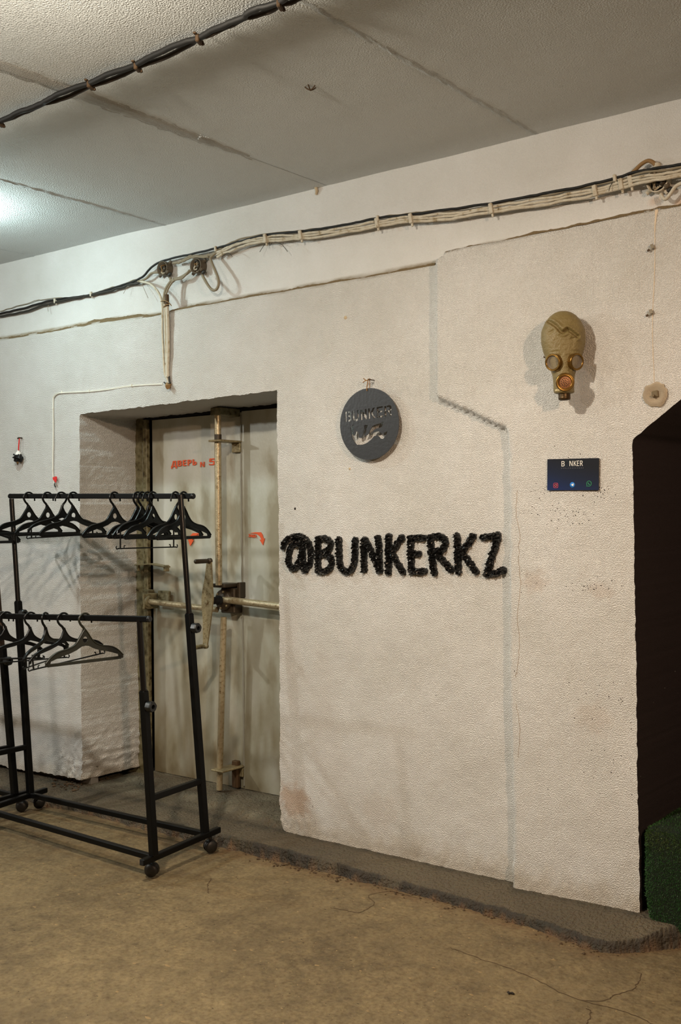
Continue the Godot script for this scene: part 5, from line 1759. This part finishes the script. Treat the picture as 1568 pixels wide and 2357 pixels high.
# ---------------------------------------------------------------- cables
func wob(p: PackedVector3Array, amp: float, sd: float, f := 1.6) -> PackedVector3Array:
	for i in p.size():
		p[i] += Vector3(0, n_mid.get_noise_2d(p[i].x * f, sd) * amp, n_mid.get_noise_2d(p[i].x * f, sd + 40.0) * amp * 0.4)
	return p

func clip(parent: Node3D, p: Vector3, wdt: float, hgt: float, m: Material, turn := 0.0) -> void:
	var st := ST()
	bx(st, at(p, Vector3(0, 0, turn)), Vector3(wdt, hgt, 0.016), 0.002)
	bx(st, at(p + Vector3(0.004, -hgt * 0.62, -0.004), Vector3(0, 0, turn)), Vector3(wdt * 0.5, hgt * 0.35, 0.008), 0.001)
	obj("clip", done(st), m, parent)

func junction(label: String, c: Vector3, r: float, depth: float, shell: Material, seed_n: int) -> Node3D:
	var t := thing("junction_box", label, "junction box", c, Vector3.ZERO, "round open junction boxes")
	var st := ST()
	lathe(st, Transform3D.IDENTITY, [Vector2(0.0, 0.004), Vector2(r * 0.88, 0.004), Vector2(r * 0.9, depth), Vector2(r, depth), Vector2(r * 1.02, depth * 0.9), Vector2(r * 0.97, depth * 0.8), Vector2(r, 0.0)], 32)
	obj("shell", done(st), shell, t)
	st = ST()
	lathe(st, Transform3D(Basis.IDENTITY, Vector3(0, 0, 0.0055)), [Vector2(0.0, 0.0), Vector2(r * 0.87, 0.0)], 24)
	obj("inside", done(st), M.dark, t)
	var g := RandomNumberGenerator.new()
	g.seed = seed_n
	for k in 7:
		st = ST()
		var p := []
		var a := g.randf() * TAU
		for j in 4: p.append(Vector3(cos(a + j * g.randf_range(0.4, 1.3)) * r * g.randf_range(0.2, 0.75), sin(a + j * g.randf_range(0.4, 1.3)) * r * g.randf_range(0.2, 0.75), g.randf_range(0.01, depth * 1.05)))
		tube(st, smooth_path(p, 5), g.randf_range(0.0025, 0.0045), 7)
		obj("wire", done(st), [M.old_cable, M.tan, M.white_cable, M.dusty_cable][k % 4], t)
	# crushed lid and insulation lumps at the lower right of the box
	for k in 3:
		st = ST()
		var lp := Vector3(r * (0.55 + 0.25 * k), -r * (0.2 + 0.35 * k), depth * (0.9 - 0.15 * k))
		tube(st, PackedVector3Array([lp - Vector3(0.010, 0, 0), lp - Vector3(0.004, 0.002, 0), lp + Vector3(0.004, 0.001, 0), lp + Vector3(0.010, 0, 0)]), 0.013 - 0.002 * k, 9, true, func(tt, aa, pp): return (0.6 if tt < 0.1 or tt > 0.9 else 1.0) * (1.0 + 0.5 * n_hi.get_noise_3dv(pp * 1.3 + Vector3(cos(aa), sin(aa), 0) * 0.02)))
		obj("lump", done(st), [M.iron, M.box, M.dusty_cable][k], t)
	for k in 4:
		var a := TAU * k / 4.0 + 0.4 + g.randf() * 0.3
		st = ST()
		var d := Vector3(cos(a), sin(a), 0)
		tube(st, PackedVector3Array([d * r * 0.92 + Vector3(0, 0, depth * 0.45), d * (r + 0.018) + Vector3(0, 0, depth * 0.45)]), 0.0095, 10, true, func(tt, aa, pp): return 1.0 - 0.2 * tt)
		obj("spout", done(st), shell, t)
	return t

func make_cables() -> void:
	# black cable along the whole wall
	var zu := -0.018
	var t := thing("black_cable", "long black cable running along the top of the wall from left to right edge", "cable")
	var st := ST()
	tube(st, wob(smooth_path([Vector3(-8.4, 2.45, -0.02), Vector3(-6.1, 2.62, -0.02), Vector3(-5.7207, 2.695, -0.018), Vector3(-5.4624, 2.6898, -0.018), Vector3(-5.2161, 2.6946, -0.018), Vector3(-4.9812, 2.7063, -0.018), Vector3(-4.6848, 2.6941, -0.018), Vector3(-4.4393, 2.7075, -0.018), Vector3(-4.2625, 2.7255, -0.016), Vector3(-4.1784, 2.7664, -0.014), Vector3(-4.0918, 2.7887, -0.014), Vector3(-3.8875, 2.7923, -0.014), Vector3(-3.7087, 2.794, -0.013), Vector3(-3.5706, 2.8009, -0.012), Vector3(-3.3998, 2.8058, -0.012), Vector3(-3.1642, 2.7847, -0.012), Vector3(-2.9174, 2.7741, -0.012), Vector3(-2.7534, 2.7722, -0.012), Vector3(-2.5743, 2.7574, -0.012), Vector3(-2.3619, 2.743, -0.012), Vector3(-2.2004, 2.7348, -0.012), Vector3(-1.9711, 2.7298, -0.012), Vector3(-1.7911, 2.727, -0.012), Vector3(-1.6705, 2.7326, -0.012), Vector3(-1.6051, 2.7377, -0.008), Vector3(-1.5354, 2.7359, -0.006), Vector3(-1.4271, 2.731, -0.006), Vector3(-1.3163, 2.7235, -0.006), Vector3(-1.0, 2.72, -0.01)], 8), 0.003, 1.0), 0.0055, 8)
	obj("core_cable", done(st), M.black_cable, t)
	for q in [Vector3(-4.9494, 2.6969, -0.014), Vector3(-4.644, 2.6951, -0.014), Vector3(-3.7146, 2.7901, -0.01), Vector3(-2.7505, 2.769, -0.008), Vector3(-1.6746, 2.7304, -0.006)]:
		clip(t, q, 0.012, 0.026, M.white_cable, 8.0)

	t = thing("dusty_cable", "thin dusty grey cable sagging just under the black cable at the left", "cable")
	st = ST()
	tube(st, wob(smooth_path([Vector3(-8.4, 2.43, -0.015), Vector3(-6.1, 2.60, -0.015), Vector3(-5.712, 2.6777, -0.012), Vector3(-5.454, 2.6728, -0.012), Vector3(-5.2082, 2.6731, -0.012), Vector3(-5.0119, 2.6901, -0.012), Vector3(-4.7864, 2.69, -0.012), Vector3(-4.5709, 2.6898, -0.012), Vector3(-4.3312, 2.7009, -0.012), Vector3(-4.2321, 2.7051, -0.012)], 8), 0.008, 7.0), 0.0062, 8)
	obj("core_cable", done(st), M.dusty_cable, t)
	st = ST()
	tube(st, wob(smooth_path([Vector3(-5.465, 2.7055, -0.02), Vector3(-5.139, 2.7219, -0.02), Vector3(-5.0607, 2.7216, -0.02), Vector3(-4.7233, 2.6947, -0.02), Vector3(-4.5104, 2.7083, -0.02), Vector3(-4.2736, 2.7255, -0.02)], 8), 0.006, 17.0), 0.0022, 6)
	obj("loose_wire", done(st), M.old_cable, t)
	for q in [[Vector3(-4.3445, 2.7049, -0.012), Vector3(-4.3511, 2.6815, 0), Vector3(-4.3647, 2.6577, 0.006)], [Vector3(-4.2453, 2.698, -0.012), Vector3(-4.214, 2.6571, -0.004), Vector3(-4.1842, 2.6128, 0)], [Vector3(-5.0042, 2.6867, -0.012), Vector3(-5.0016, 2.666, -0.004), Vector3(-4.9929, 2.6428, 0)]]:
		st = ST()
		tube(st, smooth_path(q, 4), 0.0012, 5)
		obj("loose_wire", done(st), M.old_cable, t)

	# the painted bundle
	t = thing("cable_bundle", "bundle of old cables painted white running right along the upper wall", "cable bundle")
	var path := [Vector3(-3.71, 2.7693, -0.014), Vector3(-3.6379, 2.783, -0.014), Vector3(-3.539, 2.7942, -0.014), Vector3(-3.4018, 2.7904, -0.014), Vector3(-3.166, 2.7678, -0.014), Vector3(-2.9192, 2.7539, -0.014), Vector3(-2.7551, 2.7524, -0.014), Vector3(-2.5868, 2.7436, -0.014), Vector3(-2.3634, 2.7207, -0.014), Vector3(-2.2018, 2.7148, -0.014), Vector3(-1.9724, 2.7054, -0.014), Vector3(-1.7923, 2.7016, -0.014), Vector3(-1.653, 2.7048, -0.01), Vector3(-1.5707, 2.7067, 0.008), Vector3(-1.5036, 2.7014, 0.014), Vector3(-1.4206, 2.6977, 0.012), Vector3(-1.2995, 2.6945, 0), Vector3(-1.0, 2.66, -0.01)]
	for k in 4:
		st = ST()
		var p := []
		for v in path: p.append(v + Vector3(0, (k - 1.5) * 0.0108 + (0.004 if k == 3 else 0.0), [0.0, 0.003, 0.001, -0.004][k]))
		tube(st, wob(smooth_path(p, 8), 0.007, 30.0 + k * 3.0, 0.9), [0.0062, 0.0050, 0.0056, 0.0044][k], 8, true, func(tt, a, pp): return 1.0 + 0.16 * n_mid.get_noise_3dv(pp * 1.5))
		obj("strand", done(st), [M.white_cable, M.white_cable, M.white_cable, M.old_cable][k], t)
	for q in [Vector3(-3.392, 2.7872, -0.006), Vector3(-3.1798, 2.7685, -0.006), Vector3(-2.7539, 2.7506, -0.006), Vector3(-2.5792, 2.7389, -0.006), Vector3(-2.1952, 2.7119, -0.006), Vector3(-1.7537, 2.699, -0.006), Vector3(-1.6504, 2.7029, -0.004), Vector3(-1.6128, 2.7047, -0.002)]:
		clip(t, q, 0.016, 0.042, M.white_cable, 9.0)
	for w in [[Vector3(-3.3976, 2.7671, -0.012), Vector3(-3.4087, 2.7425, 0), Vector3(-3.417, 2.7265, 0.006)], [Vector3(-3.3467, 2.767, -0.012), Vector3(-3.2889, 2.7435, 0), Vector3(-3.2494, 2.7029, 0.004)], [Vector3(-3.3734, 2.7713, -0.012), Vector3(-3.3603, 2.7489, 0), Vector3(-3.3416, 2.7548, 0.006)], [Vector3(-1.684, 2.7158, -0.004), Vector3(-1.6891, 2.6948, 0.008), Vector3(-1.6908, 2.6814, 0.012)], [Vector3(-3.665, 2.7515, -0.012), Vector3(-3.6248, 2.7556, 0), Vector3(-3.5929, 2.7335, 0.004)]]:
		st = ST()
		tube(st, smooth_path(w, 4), 0.0013, 5)
		obj("loose_wire", done(st), M.dusty_cable, t)

	# boxes
	junction("open junction box left of two above the niche, dark wires inside", Vector3(-4.0865, 2.7504, -0.05), 0.036, 0.046, M.box, 3)
	junction("open junction box right of two above the niche, with a hanging cable loop", Vector3(-3.8494, 2.7289, -0.05), 0.037, 0.046, M.box, 8)
	junction("open white-rimmed junction box at the upper right under the cable bundle", Vector3(-1.5179, 2.6912, -0.05), 0.040, 0.040, M.white_cable, 15)

	t = thing("cable_arch", "beige cable arching above the white-rimmed junction box at the upper right", "cable")
	st = ST()
	tube(st, smooth_path([Vector3(-1.6269, 2.7323, -0.02), Vector3(-1.6001, 2.7482, -0.016), Vector3(-1.5743, 2.7645, -0.014), Vector3(-1.5497, 2.7705, -0.014), Vector3(-1.5295, 2.7575, -0.016), Vector3(-1.5216, 2.7381, -0.02), Vector3(-1.5177, 2.7231, -0.026)], 8), 0.0075, 8)
	obj("core_cable", done(st), M.tan, t)
	st = ST()
	cyl(st, Vector3(-1.519, 2.7568, -0.022), Vector3(-1.5225, 2.7262, -0.022), 0.013, 12)
	obj("sleeve", done(st), M.white_cable, t)
	t = thing("cable_tail", "white cable tail curling out of the right junction box to the picture edge", "cable")
	st = ST()
	tube(st, smooth_path([Vector3(-1.5065, 2.643, -0.02), Vector3(-1.4955, 2.6252, -0.012), Vector3(-1.482, 2.6198, -0.006), Vector3(-1.4636, 2.636, -0.004), Vector3(-1.446, 2.6558, -0.004), Vector3(-1.4208, 2.6632, -0.004), Vector3(-1.3795, 2.6658, -0.01), Vector3(-1.3253, 2.6645, -0.03)], 8), 0.0068, 8)
	obj("core_cable", done(st), M.white_cable, t)
	t = thing("cable_loop", "old beige cable hanging in a loop from the right junction box", "cable")
	st = ST()
	tube(st, smooth_path([Vector3(-3.797, 2.6725, 0), Vector3(-3.7561, 2.627, 0.012), Vector3(-3.7205, 2.5923, 0.016), Vector3(-3.6897, 2.5858, 0.018), Vector3(-3.6721, 2.6062, 0.018), Vector3(-3.6785, 2.641, 0.014), Vector3(-3.7041, 2.683, 0.008), Vector3(-3.7346, 2.7286, 0), Vector3(-3.7471, 2.7553, -0.01), Vector3(-3.7099, 2.7755, -0.014)], 8), 0.0068, 8)
	obj("core_cable", done(st), M.old_cable, t)
	t = thing("link_cable", "short twisted cable linking the two junction boxes from above", "cable")
	st = ST()
	tube(st, wob(smooth_path([Vector3(-4.0125, 2.7653, -0.01), Vector3(-3.9661, 2.7627, -0.01), Vector3(-3.9221, 2.7737, -0.012), Vector3(-3.8876, 2.7817, -0.014), Vector3(-3.8277, 2.7725, -0.014), Vector3(-3.7685, 2.7677, -0.014), Vector3(-3.7099, 2.7755, -0.014)], 8), 0.004, 3.0, 6.0), 0.0065, 8)
	tube(st, wob(smooth_path([Vector3(-3.9897, 2.7612, -0.006), Vector3(-3.9405, 2.7625, -0.006), Vector3(-3.8686, 2.7738, -0.01), Vector3(-3.7646, 2.758, -0.01)], 8), 0.004, 9.0, 6.0), 0.005, 8)
	obj("core_cable", done(st), M.old_cable, t)
	t = thing("feed_cable", "dark cable entering the left junction box from below left", "cable")
	st = ST()
	tube(st, smooth_path([Vector3(-4.2714, 2.7105, -0.012), Vector3(-4.2113, 2.7148, -0.008), Vector3(-4.1765, 2.7317, -0.006), Vector3(-4.1539, 2.7373, -0.006), Vector3(-4.1157, 2.735, -0.012)], 8), 0.0058, 8)
	obj("core_cable", done(st), M.old_cable, t)
	t = thing("branch_cable", "pale cable curving down from the wall run to the vertical conduits", "cable")
	st = ST()
	tube(st, smooth_path([Vector3(-4.2583, 2.7087, -0.012), Vector3(-4.1801, 2.6872, 0), Vector3(-4.1129, 2.6493, 0.015), Vector3(-4.0659, 2.5961, 0.024), Vector3(-4.0518, 2.5399, 0.026), Vector3(-4.0618, 2.434, 0.018), Vector3(-4.059, 2.3256, 0.016), Vector3(-4.0537, 2.2493, 0.016), Vector3(-4.0479, 2.212, 0.016), Vector3(-4.0276, 2.1761, 0.012)], 8), 0.0062, 8)
	obj("core_cable", done(st), M.white_cable, t)
	t = thing("twisted_drop", "twisted brown cables dropping from between the junction boxes to the conduits", "cable")
	st = ST()
	tube(st, smooth_path([Vector3(-3.8813, 2.716, -0.01), Vector3(-3.9108, 2.6982, -0.006), Vector3(-3.9526, 2.6842, -0.002), Vector3(-3.9968, 2.6814, 0), Vector3(-4.0196, 2.6638, 0.008), Vector3(-4.0374, 2.6301, 0.018), Vector3(-4.0419, 2.5819, 0.026), Vector3(-4.0363, 2.5337, 0.026)], 8), 0.0072, 8)
	tube(st, smooth_path([Vector3(-3.8904, 2.712, -0.004), Vector3(-3.9353, 2.6793, 0), Vector3(-3.9865, 2.675, 0.004), Vector3(-4.0092, 2.6531, 0.012), Vector3(-4.0239, 2.619, 0.022), Vector3(-4.0315, 2.5692, 0.03)], 8), 0.005, 8)
	tube(st, smooth_path([Vector3(-4.0257, 2.6926, -0.004), Vector3(-4.0093, 2.6724, 0), Vector3(-3.9885, 2.6799, 0.002)], 6), 0.008, 8)
	obj("core_cable", done(st), M.old_cable, t)
	# vertical conduits down to the plaster
	t = thing("conduit_drop", "three old white-painted conduits hanging vertically above the niche", "conduit")
	for c in [[[Vector3(-4.02, 2.592, 0.026), Vector3(-4.0195, 2.4719, 0.022), Vector3(-4.0223, 2.3433, 0.018), Vector3(-4.0286, 2.2578, 0.016), Vector3(-4.0293, 2.1974, 0.016)], 0.0095, M.white_cable], [[Vector3(-4.0338, 2.559, 0.028), Vector3(-4.0366, 2.4304, 0.024), Vector3(-4.0384, 2.3017, 0.018), Vector3(-4.0355, 2.2023, 0.016), Vector3(-4.0216, 2.1626, 0.012)], 0.0058, M.white_cable], [[Vector3(-4.0441, 2.5825, 0.024), Vector3(-4.0413, 2.4106, 0.014), Vector3(-4.0446, 2.2382, 0.01), Vector3(-4.0298, 2.1721, 0.01)], 0.0045, M.dusty_cable]]:
		st = ST()
		tube(st, smooth_path(c[0], 10), c[1], 10, true, func(tt, a, pp): return 1.0 + 0.1 * n_hi.get_noise_3dv(pp * 0.6))
		obj("conduit", done(st), c[2], t)
	st = ST()
	cyl(st, Vector3(-4.0198, 2.6049, 0.026), Vector3(-4.0185, 2.5468, 0.025), 0.0105, 14)
	obj("rusty_end", done(st), M.rust, t)
	st = ST()
	tube(st, smooth_path([Vector3(-4.0596, 2.5749, 0.03), Vector3(-4.0218, 2.5726, 0.042), Vector3(-3.993, 2.5607, 0.04), Vector3(-3.9822, 2.5437, 0.03)], 6), 0.0022, 6)
	tube(st, smooth_path([Vector3(-4.0413, 2.5424, 0.03), Vector3(-4.0096, 2.5496, 0.042), Vector3(-3.9943, 2.5507, 0.036)], 6), 0.0028, 6)
	obj("tie_wire", done(st), M.tan, t)
	t = thing("pipe_stub", "ragged brown cable stub plugged into the plaster at the foot of the conduits", "stub")
	st = ST()
	tube(st, PackedVector3Array([Vector3(-4.0375, 2.1606, 0), Vector3(-4.0279, 2.1566, 0.012), Vector3(-4.0183, 2.1505, 0.024), Vector3(-4.0108, 2.1447, 0.034)]), 0.017, 12, true, func(tt, a, pp): return (1.0 - 0.35 * tt) * (1.0 + 0.45 * n_hi.get_noise_3dv(pp * 1.2 + Vector3(cos(a), sin(a), 0) * 0.02)))
	obj("stub", done(st), M.tan, t)
	st = ST()
	tube(st, smooth_path([Vector3(-4.0221, 2.2013, 0.014), Vector3(-4.0193, 2.1752, 0.014), Vector3(-4.0154, 2.1556, 0.012)], 5), 0.0045, 8)
	tube(st, smooth_path([Vector3(-4.0632, 2.175, 0.008), Vector3(-4.0317, 2.1627, 0.02), Vector3(-4.01, 2.1701, 0.014)], 5), 0.0035, 8)
	obj("frayed_end", done(st), M.dusty_cable, t)

	# thin painted wire that turns down at the left
	t = thing("wall_wire", "thin white-painted wire that runs left and bends down beside the niche", "wire")
	for off in [0.0, 0.0042]:
		st = ST()
		tube(st, smooth_path([Vector3(-4.0801, 2.1702, 0.004), Vector3(-4.3018, 2.1792, 0.005), Vector3(-4.4876, 2.1759, 0.005), Vector3(-4.6441, 2.1765, 0.006), Vector3(-4.8626, 2.1863, 0.006), Vector3(-4.9113, 2.1852, 0.006), Vector3(-4.9417, 2.1709, 0.006), Vector3(-4.9497, 2.1405, 0.006), Vector3(-4.952, 1.9617, 0.006), Vector3(-4.9583, 1.7711, 0.006), Vector3(-4.9466, 1.6945, 0.007), Vector3(-4.929, 1.6773, 0.012)].map(func(v): return v + Vector3(off, -off, 0.001)), 8), 0.0024, 6)
		obj("strand", done(st), M.wire_paint, t)
	for q in [Vector3(-4.3051, 2.1792, 0.008), Vector3(-4.6416, 2.1762, 0.008), Vector3(-4.8712, 2.1868, 0.008), Vector3(-4.9475, 2.1044, 0.008), Vector3(-4.9557, 1.7686, 0.008)]:
		st = ST()
		bx(st, at(q), Vector3(0.007, 0.015, 0.009), 0.002)
		obj("clip", done(st), M.wire_paint, t)
	st = ST()
	tube(st, smooth_path([Vector3(-4.9416, 1.6919, 0.008), Vector3(-4.9327, 1.6798, 0.012), Vector3(-4.9201, 1.6723, 0.016)], 4), 0.0032, 6)
	obj("hook_end", done(st), M.black_cable, t)

	# ceiling cable, two strands held by clips
	t = thing("ceiling_cable", "pair of dark cables clipped along the ceiling near the top left", "cable")
	var cp := [Vector3(-7.0, H - 0.02, 1.33), Vector3(-4.0462, 2.956, 1.3726), Vector3(-3.4482, 2.956, 1.3843), Vector3(-3.1792, 2.956, 1.3945), Vector3(-2.9175, 2.956, 1.4013), Vector3(-2.6826, 2.956, 1.4029), Vector3(-2.3813, 2.956, 1.424), Vector3(-2.1851, 2.956, 1.4377), Vector3(-2.0406, 2.956, 1.4397), Vector3(-1.7882, 2.956, 1.4545), Vector3(-0.5, H - 0.02, 1.5)]
	for s in [-1.0, 1.0]:
		st = ST()
		var p := smooth_path(cp, 14)
		for i in p.size():
			var k := absf(sin(i * PI / 14.0 * 1.0)) * 0.012 + 0.006
			p[i] += Vector3(0, n_mid.get_noise_2d(i * 0.02, s) * 0.004, s * k * (1.0 if sin(i * 0.11 + 1.0) > -0.6 else 0.4))
		tube(st, p, 0.0095 if s > 0 else 0.008, 8)
		obj("strand", done(st), M.black_cable if s > 0 else M.brown_cable, t)
	for q in [Vector3(-3.4519, 2.956, 1.3817), Vector3(-2.9175, 2.956, 1.4013), Vector3(-2.6826, 2.956, 1.4029), Vector3(-2.3813, 2.956, 1.424), Vector3(-2.0406, 2.956, 1.4397)]:
		st = ST()
		bx(st, at(q + Vector3(0, -0.004, 0), Vector3(0, 25, 0)), Vector3(0.013, 0.024, 0.036), 0.003)
		bx(st, at(q + Vector3(0.006, 0.006, 0.022), Vector3(0, 25, 0)), Vector3(0.010, 0.005, 0.014), 0.001)
		bx(st, at(q + Vector3(-0.003, -0.008, -0.018), Vector3(0, 25, 20)), Vector3(0.009, 0.014, 0.008), 0.001)
		obj("clip", done(st), M.rust, t)


# ---------------------------------------------------------------- small things
func make_small() -> void:
	# hanging trinket at the far left
	var c := Vector3(-5.2446, 1.8415, 0.022)
	var t := thing("wall_trinket", "lumpy black trinket hanging on a red cord at the far left of the wall", "trinket", c)
	var st := ST()
	tube(st, smooth_path([Vector3(0.012, 0.113, 0.0), Vector3(0.008, 0.07, 0.002), Vector3(0.004, 0.045, 0.0)], 5), 0.0034, 8)
	obj("cord", done(st), M.red, t)
	st = ST()
	cyl(st, Vector3(0.012, 0.115, -0.02), Vector3(0.012, 0.115, 0.008), 0.004, 8)
	bx(st, at(Vector3(0.006, 0.112, 0.004)), Vector3(0.012, 0.008, 0.006), 0.001)
	obj("nail", done(st), M.iron, t)
	st = ST()
	lathe(st, at(Vector3(0, 0.02, 0), Vector3(-90, 0, 0)), [Vector2(0.018, 0.0), Vector2(0.012, 0.014), Vector2(0.004, 0.024), Vector2(0.0, 0.025)].duplicate().slice(0, 4), 14)
	obj("cap", done(st), M.white, t)
	st = ST()
	var sm := SphereMesh.new()
	sm.radius = 1.0
	sm.height = 2.0
	sm.radial_segments = 28
	sm.rings = 18
	var arr := sm.get_mesh_arrays()
	var V: PackedVector3Array = arr[Mesh.ARRAY_VERTEX]
	var I: PackedInt32Array = arr[Mesh.ARRAY_INDEX]
	st.set_smooth_group(1)
	for i in I:
		var v := V[i]
		var r := 1.0 + 0.22 * n_mid.get_noise_3dv(v * 0.32) + 0.08 * sin(v.y * 9.0 + v.x * 2.0)
		var k := Vector3(pow(absf(v.x), 0.75) * signf(v.x), pow(absf(v.y), 0.7) * signf(v.y), v.z)
		st.add_vertex(Vector3(k.x * 0.028, k.y * 0.024, k.z * 0.02) * r)
	obj("body", done(st), M.plastic, t)
	for e in [Vector3(-0.027, 0.021, 0.005), Vector3(-0.028, 0.004, 0.008)]:
		st = ST()
		cyl(st, e, e + Vector3(-0.006, 0.003, 0.004), 0.0045, 10)
		obj("stud", done(st), M.plastic, t)
	st = ST()
	lathe(st, at(Vector3(0.0, -0.018, 0.004), Vector3(90, 0, -10)), [Vector2(0.0, 0.022), Vector2(0.009, 0.002), Vector2(0.011, 0.0)], 10)
	obj("tip", done(st), M.tan, t)

	# little red heart on the wire
	var hp := Vector3(-4.9233, 1.7151, 0.016)
	t = thing("heart_charm", "tiny red heart hanging at the end of the thin wall wire", "charm", hp, Vector3(0, 20, 14))
	st = ST()
	var heart := PackedVector2Array()
	for k in 28:
		var a := TAU * k / 28.0
		heart.append(Vector2(0.0125 * pow(sin(a), 3.0), (0.0125 * cos(a) - 0.005 * cos(2 * a) - 0.002 * cos(3 * a) - 0.001 * cos(4 * a)) * 1.25))
	extrude(st, heart, 0.006, Transform3D(Basis.IDENTITY, Vector3(0, 0, -0.003)))
	obj("heart", done(st), M.red, t)

	# old socket hole and the wire scar above it at the right
	t = thing("socket_hole", "empty round socket hole with crumbling beige rim right of the gas mask", "socket", Vector3(-1.5061, 1.9183, 0.056))
	st = ST()
	st.set_smooth_group(1)
	var rim := func(k: int, r: float, z: float) -> Vector3:
		var a := TAU * k / 30.0
		var rr := r * (1.0 + 0.16 * n_mid.get_noise_2d(cos(a) * 0.15 + 3.0, sin(a) * 0.15) + 0.10 * n_hi.get_noise_2d(cos(a) * 0.1, sin(a) * 0.1))
		return Vector3(cos(a) * rr, sin(a) * rr * 0.98, z)
	for ring in [[0.045, -0.004, 0.037, 0.006], [0.037, 0.006, 0.028, 0.003], [0.028, 0.003, 0.020, -0.006], [0.020, -0.006, 0.0, -0.007]]:
		for k in 30:
			quad(st, rim.call(k, ring[0], ring[1]), rim.call(k + 1, ring[0], ring[1]), rim.call(k + 1, ring[2], ring[3]), rim.call(k, ring[2], ring[3]), Vector3(0, 0, 1))
	obj("plaster_rim", done(st), relief(mat(Color(0.85, 0.78, 0.68), 0.85), M.stucco_tex, 0.6, 0.3), t)
	st = ST()
	bx(st, at(Vector3(0.0, 0.002, -0.004), Vector3(0, 0, 8)), Vector3(0.022, 0.024, 0.010), 0.003)
	cyl(st, Vector3(-0.004, -0.004, 0.004), Vector3(-0.004, -0.004, 0.010), 0.005, 10)
	obj("dowel", done(st), mat(Color(0.42, 0.37, 0.28), 0.8), t)
	t = thing("wire_scar", "vertical scar of a removed wire above the socket hole", "wire scar")
	st = ST()
	st.set_smooth_group(-1)
	var scar := smooth_path([Vector3(-1.4953, 2.5714, 0.05), Vector3(-1.5022, 2.5143, 0.05), Vector3(-1.5031, 2.4376, 0.05), Vector3(-1.5058, 2.3305, 0.05), Vector3(-1.5135, 2.2085, 0.05), Vector3(-1.5148, 2.0856, 0.05), Vector3(-1.5113, 1.9622, 0.05)], 10)
	for i in scar.size() - 1:
		var w0 := lerpf(0.005, 0.0011, minf(1.0, i / 14.0)) * (1.0 + 0.5 * n_mid.get_noise_1d(i * 0.03))
		var a := scar[i]
		var b := scar[i + 1]
		a.z = wall_z(a.x, a.y) + 0.0015
		b.z = wall_z(b.x, b.y) + 0.0015
		quad(st, a + Vector3(-w0, 0, 0), a + Vector3(w0, 0, 0), b + Vector3(w0, 0, 0), b + Vector3(-w0, 0, 0), Vector3(0, 0, 1))
	obj("scar", done(st), mat(Color(0.83, 0.76, 0.67), 0.9), t)
	for q in [[Vector3(-1.5134, 2.4366, 0.056), "small metal cable clip left on the wall, upper of two above the socket hole"], [Vector3(-1.5206, 2.207, 0.056), "small metal cable clip left on the wall, lower of two above the socket hole"]]:
		var k := thing("cable_clip", q[1], "clip", q[0], Vector3(0, 0, 18), "cable clips above the socket hole")
		st = ST()
		bx(st, at(Vector3.ZERO), Vector3(0.022, 0.012, 0.004), 0.001)
		bx(st, at(Vector3(0.006, 0.003, 0.006), Vector3(0, 30, 0)), Vector3(0.012, 0.016, 0.003), 0.001)
		obj("strap", done(st), M.paint_grey, k)
		st = ST()
		bx(st, at(Vector3(-0.012, -0.004, 0.004), Vector3(0, -25, 0)), Vector3(0.010, 0.008, 0.003), 0.001)
		obj("tab", done(st), M.rust, k)

	# nail holes and stubs
	for q in [[Vector3(-3.2201, 1.5344, 0), 0.006, "black nail hole in the plaster above the at sign"], [Vector3(-2.9111, 1.7049, 0), 0.006, "small filled nail hole under the round sign"], [Vector3(-2.9249, 2.365, 0), 0.008, "pale filled dent in the plaster high above the round sign"]]:
		var p: Vector3 = q[0]
		p.z = wall_z(p.x, p.y)
		st = ST()
		lathe(st, Transform3D(Basis.IDENTITY, p), [Vector2(0.0, 0.0015), Vector2(q[1] * 0.7, 0.0025), Vector2(q[1] * 1.1, -0.001)], 12)
		var o := obj("nail_hole", done(st), M.spot if q[1] < 0.0062 and p.y < 1.6 else M.tan_pale)
		tag(o, q[2], "nail hole", "marks in the plaster")
	# stub of plaster hanging under the ceiling
	st = ST()
	tube(st, smooth_path([Vector3(-3.1253, 3.0083, -0.045), Vector3(-3.1165, 2.9859, -0.04), Vector3(-3.1117, 2.9654, -0.04), Vector3(-3.1185, 2.9482, -0.045)], 4), 0.012, 8, true, func(tt, a, pp): return 1.0 - 0.5 * tt + 0.35 * n_hi.get_noise_3dv(pp * 1.5 + Vector3(cos(a), sin(a), 0) * 0.02), 0.7)
	tag(obj("pipe_remnant", done(st), M.tan_pale), "small broken plaster stub on the upper wall under the ceiling edge", "stub")
	# spider-like tuft on the ceiling and a chip on the floor
	st = ST()
	var hk := Vector3(-2.3937, 2.965, 0.8749)
	for k in 5: tube(st, smooth_path([hk, hk + Vector3(cos(k * 1.3) * 0.012, 0.006, sin(k * 1.3) * 0.012), hk + Vector3(cos(k * 1.3) * 0.02, 0.013, sin(k * 1.3) * 0.02)], 3), 0.0022, 5)
	tag(obj("ceiling_hook", done(st), M.rust), "small dark wire tuft sticking out of the ceiling slab", "wire")
	st = ST()
	var fp := Vector3(-1.7179, 0.004, 0.7476)
	for k in 4: rock(st, Vector3(fp.x + k * 0.005 - 0.008, floor_y(fp.x, fp.z) + 0.004, fp.z + sin(k * 2.0) * 0.003), 0.007)
	tag(obj("floor_crumb", done(st), M.spot), "dark crumb lying alone on the floor at the lower right", "crumb")
	st = ST()
	var jp := Vector3(-3.0322, 2.968, 0.7689)
	for k in 7: rock(st, jp + Vector3(rng.randfn() * 0.014, 0.004, rng.randfn() * 0.012), rng.randf_range(0.003, 0.007))
	tag(obj("plaster_chip", done(st), M.seam_light), "ragged chip of filler hanging from the dark ceiling joint", "chip")
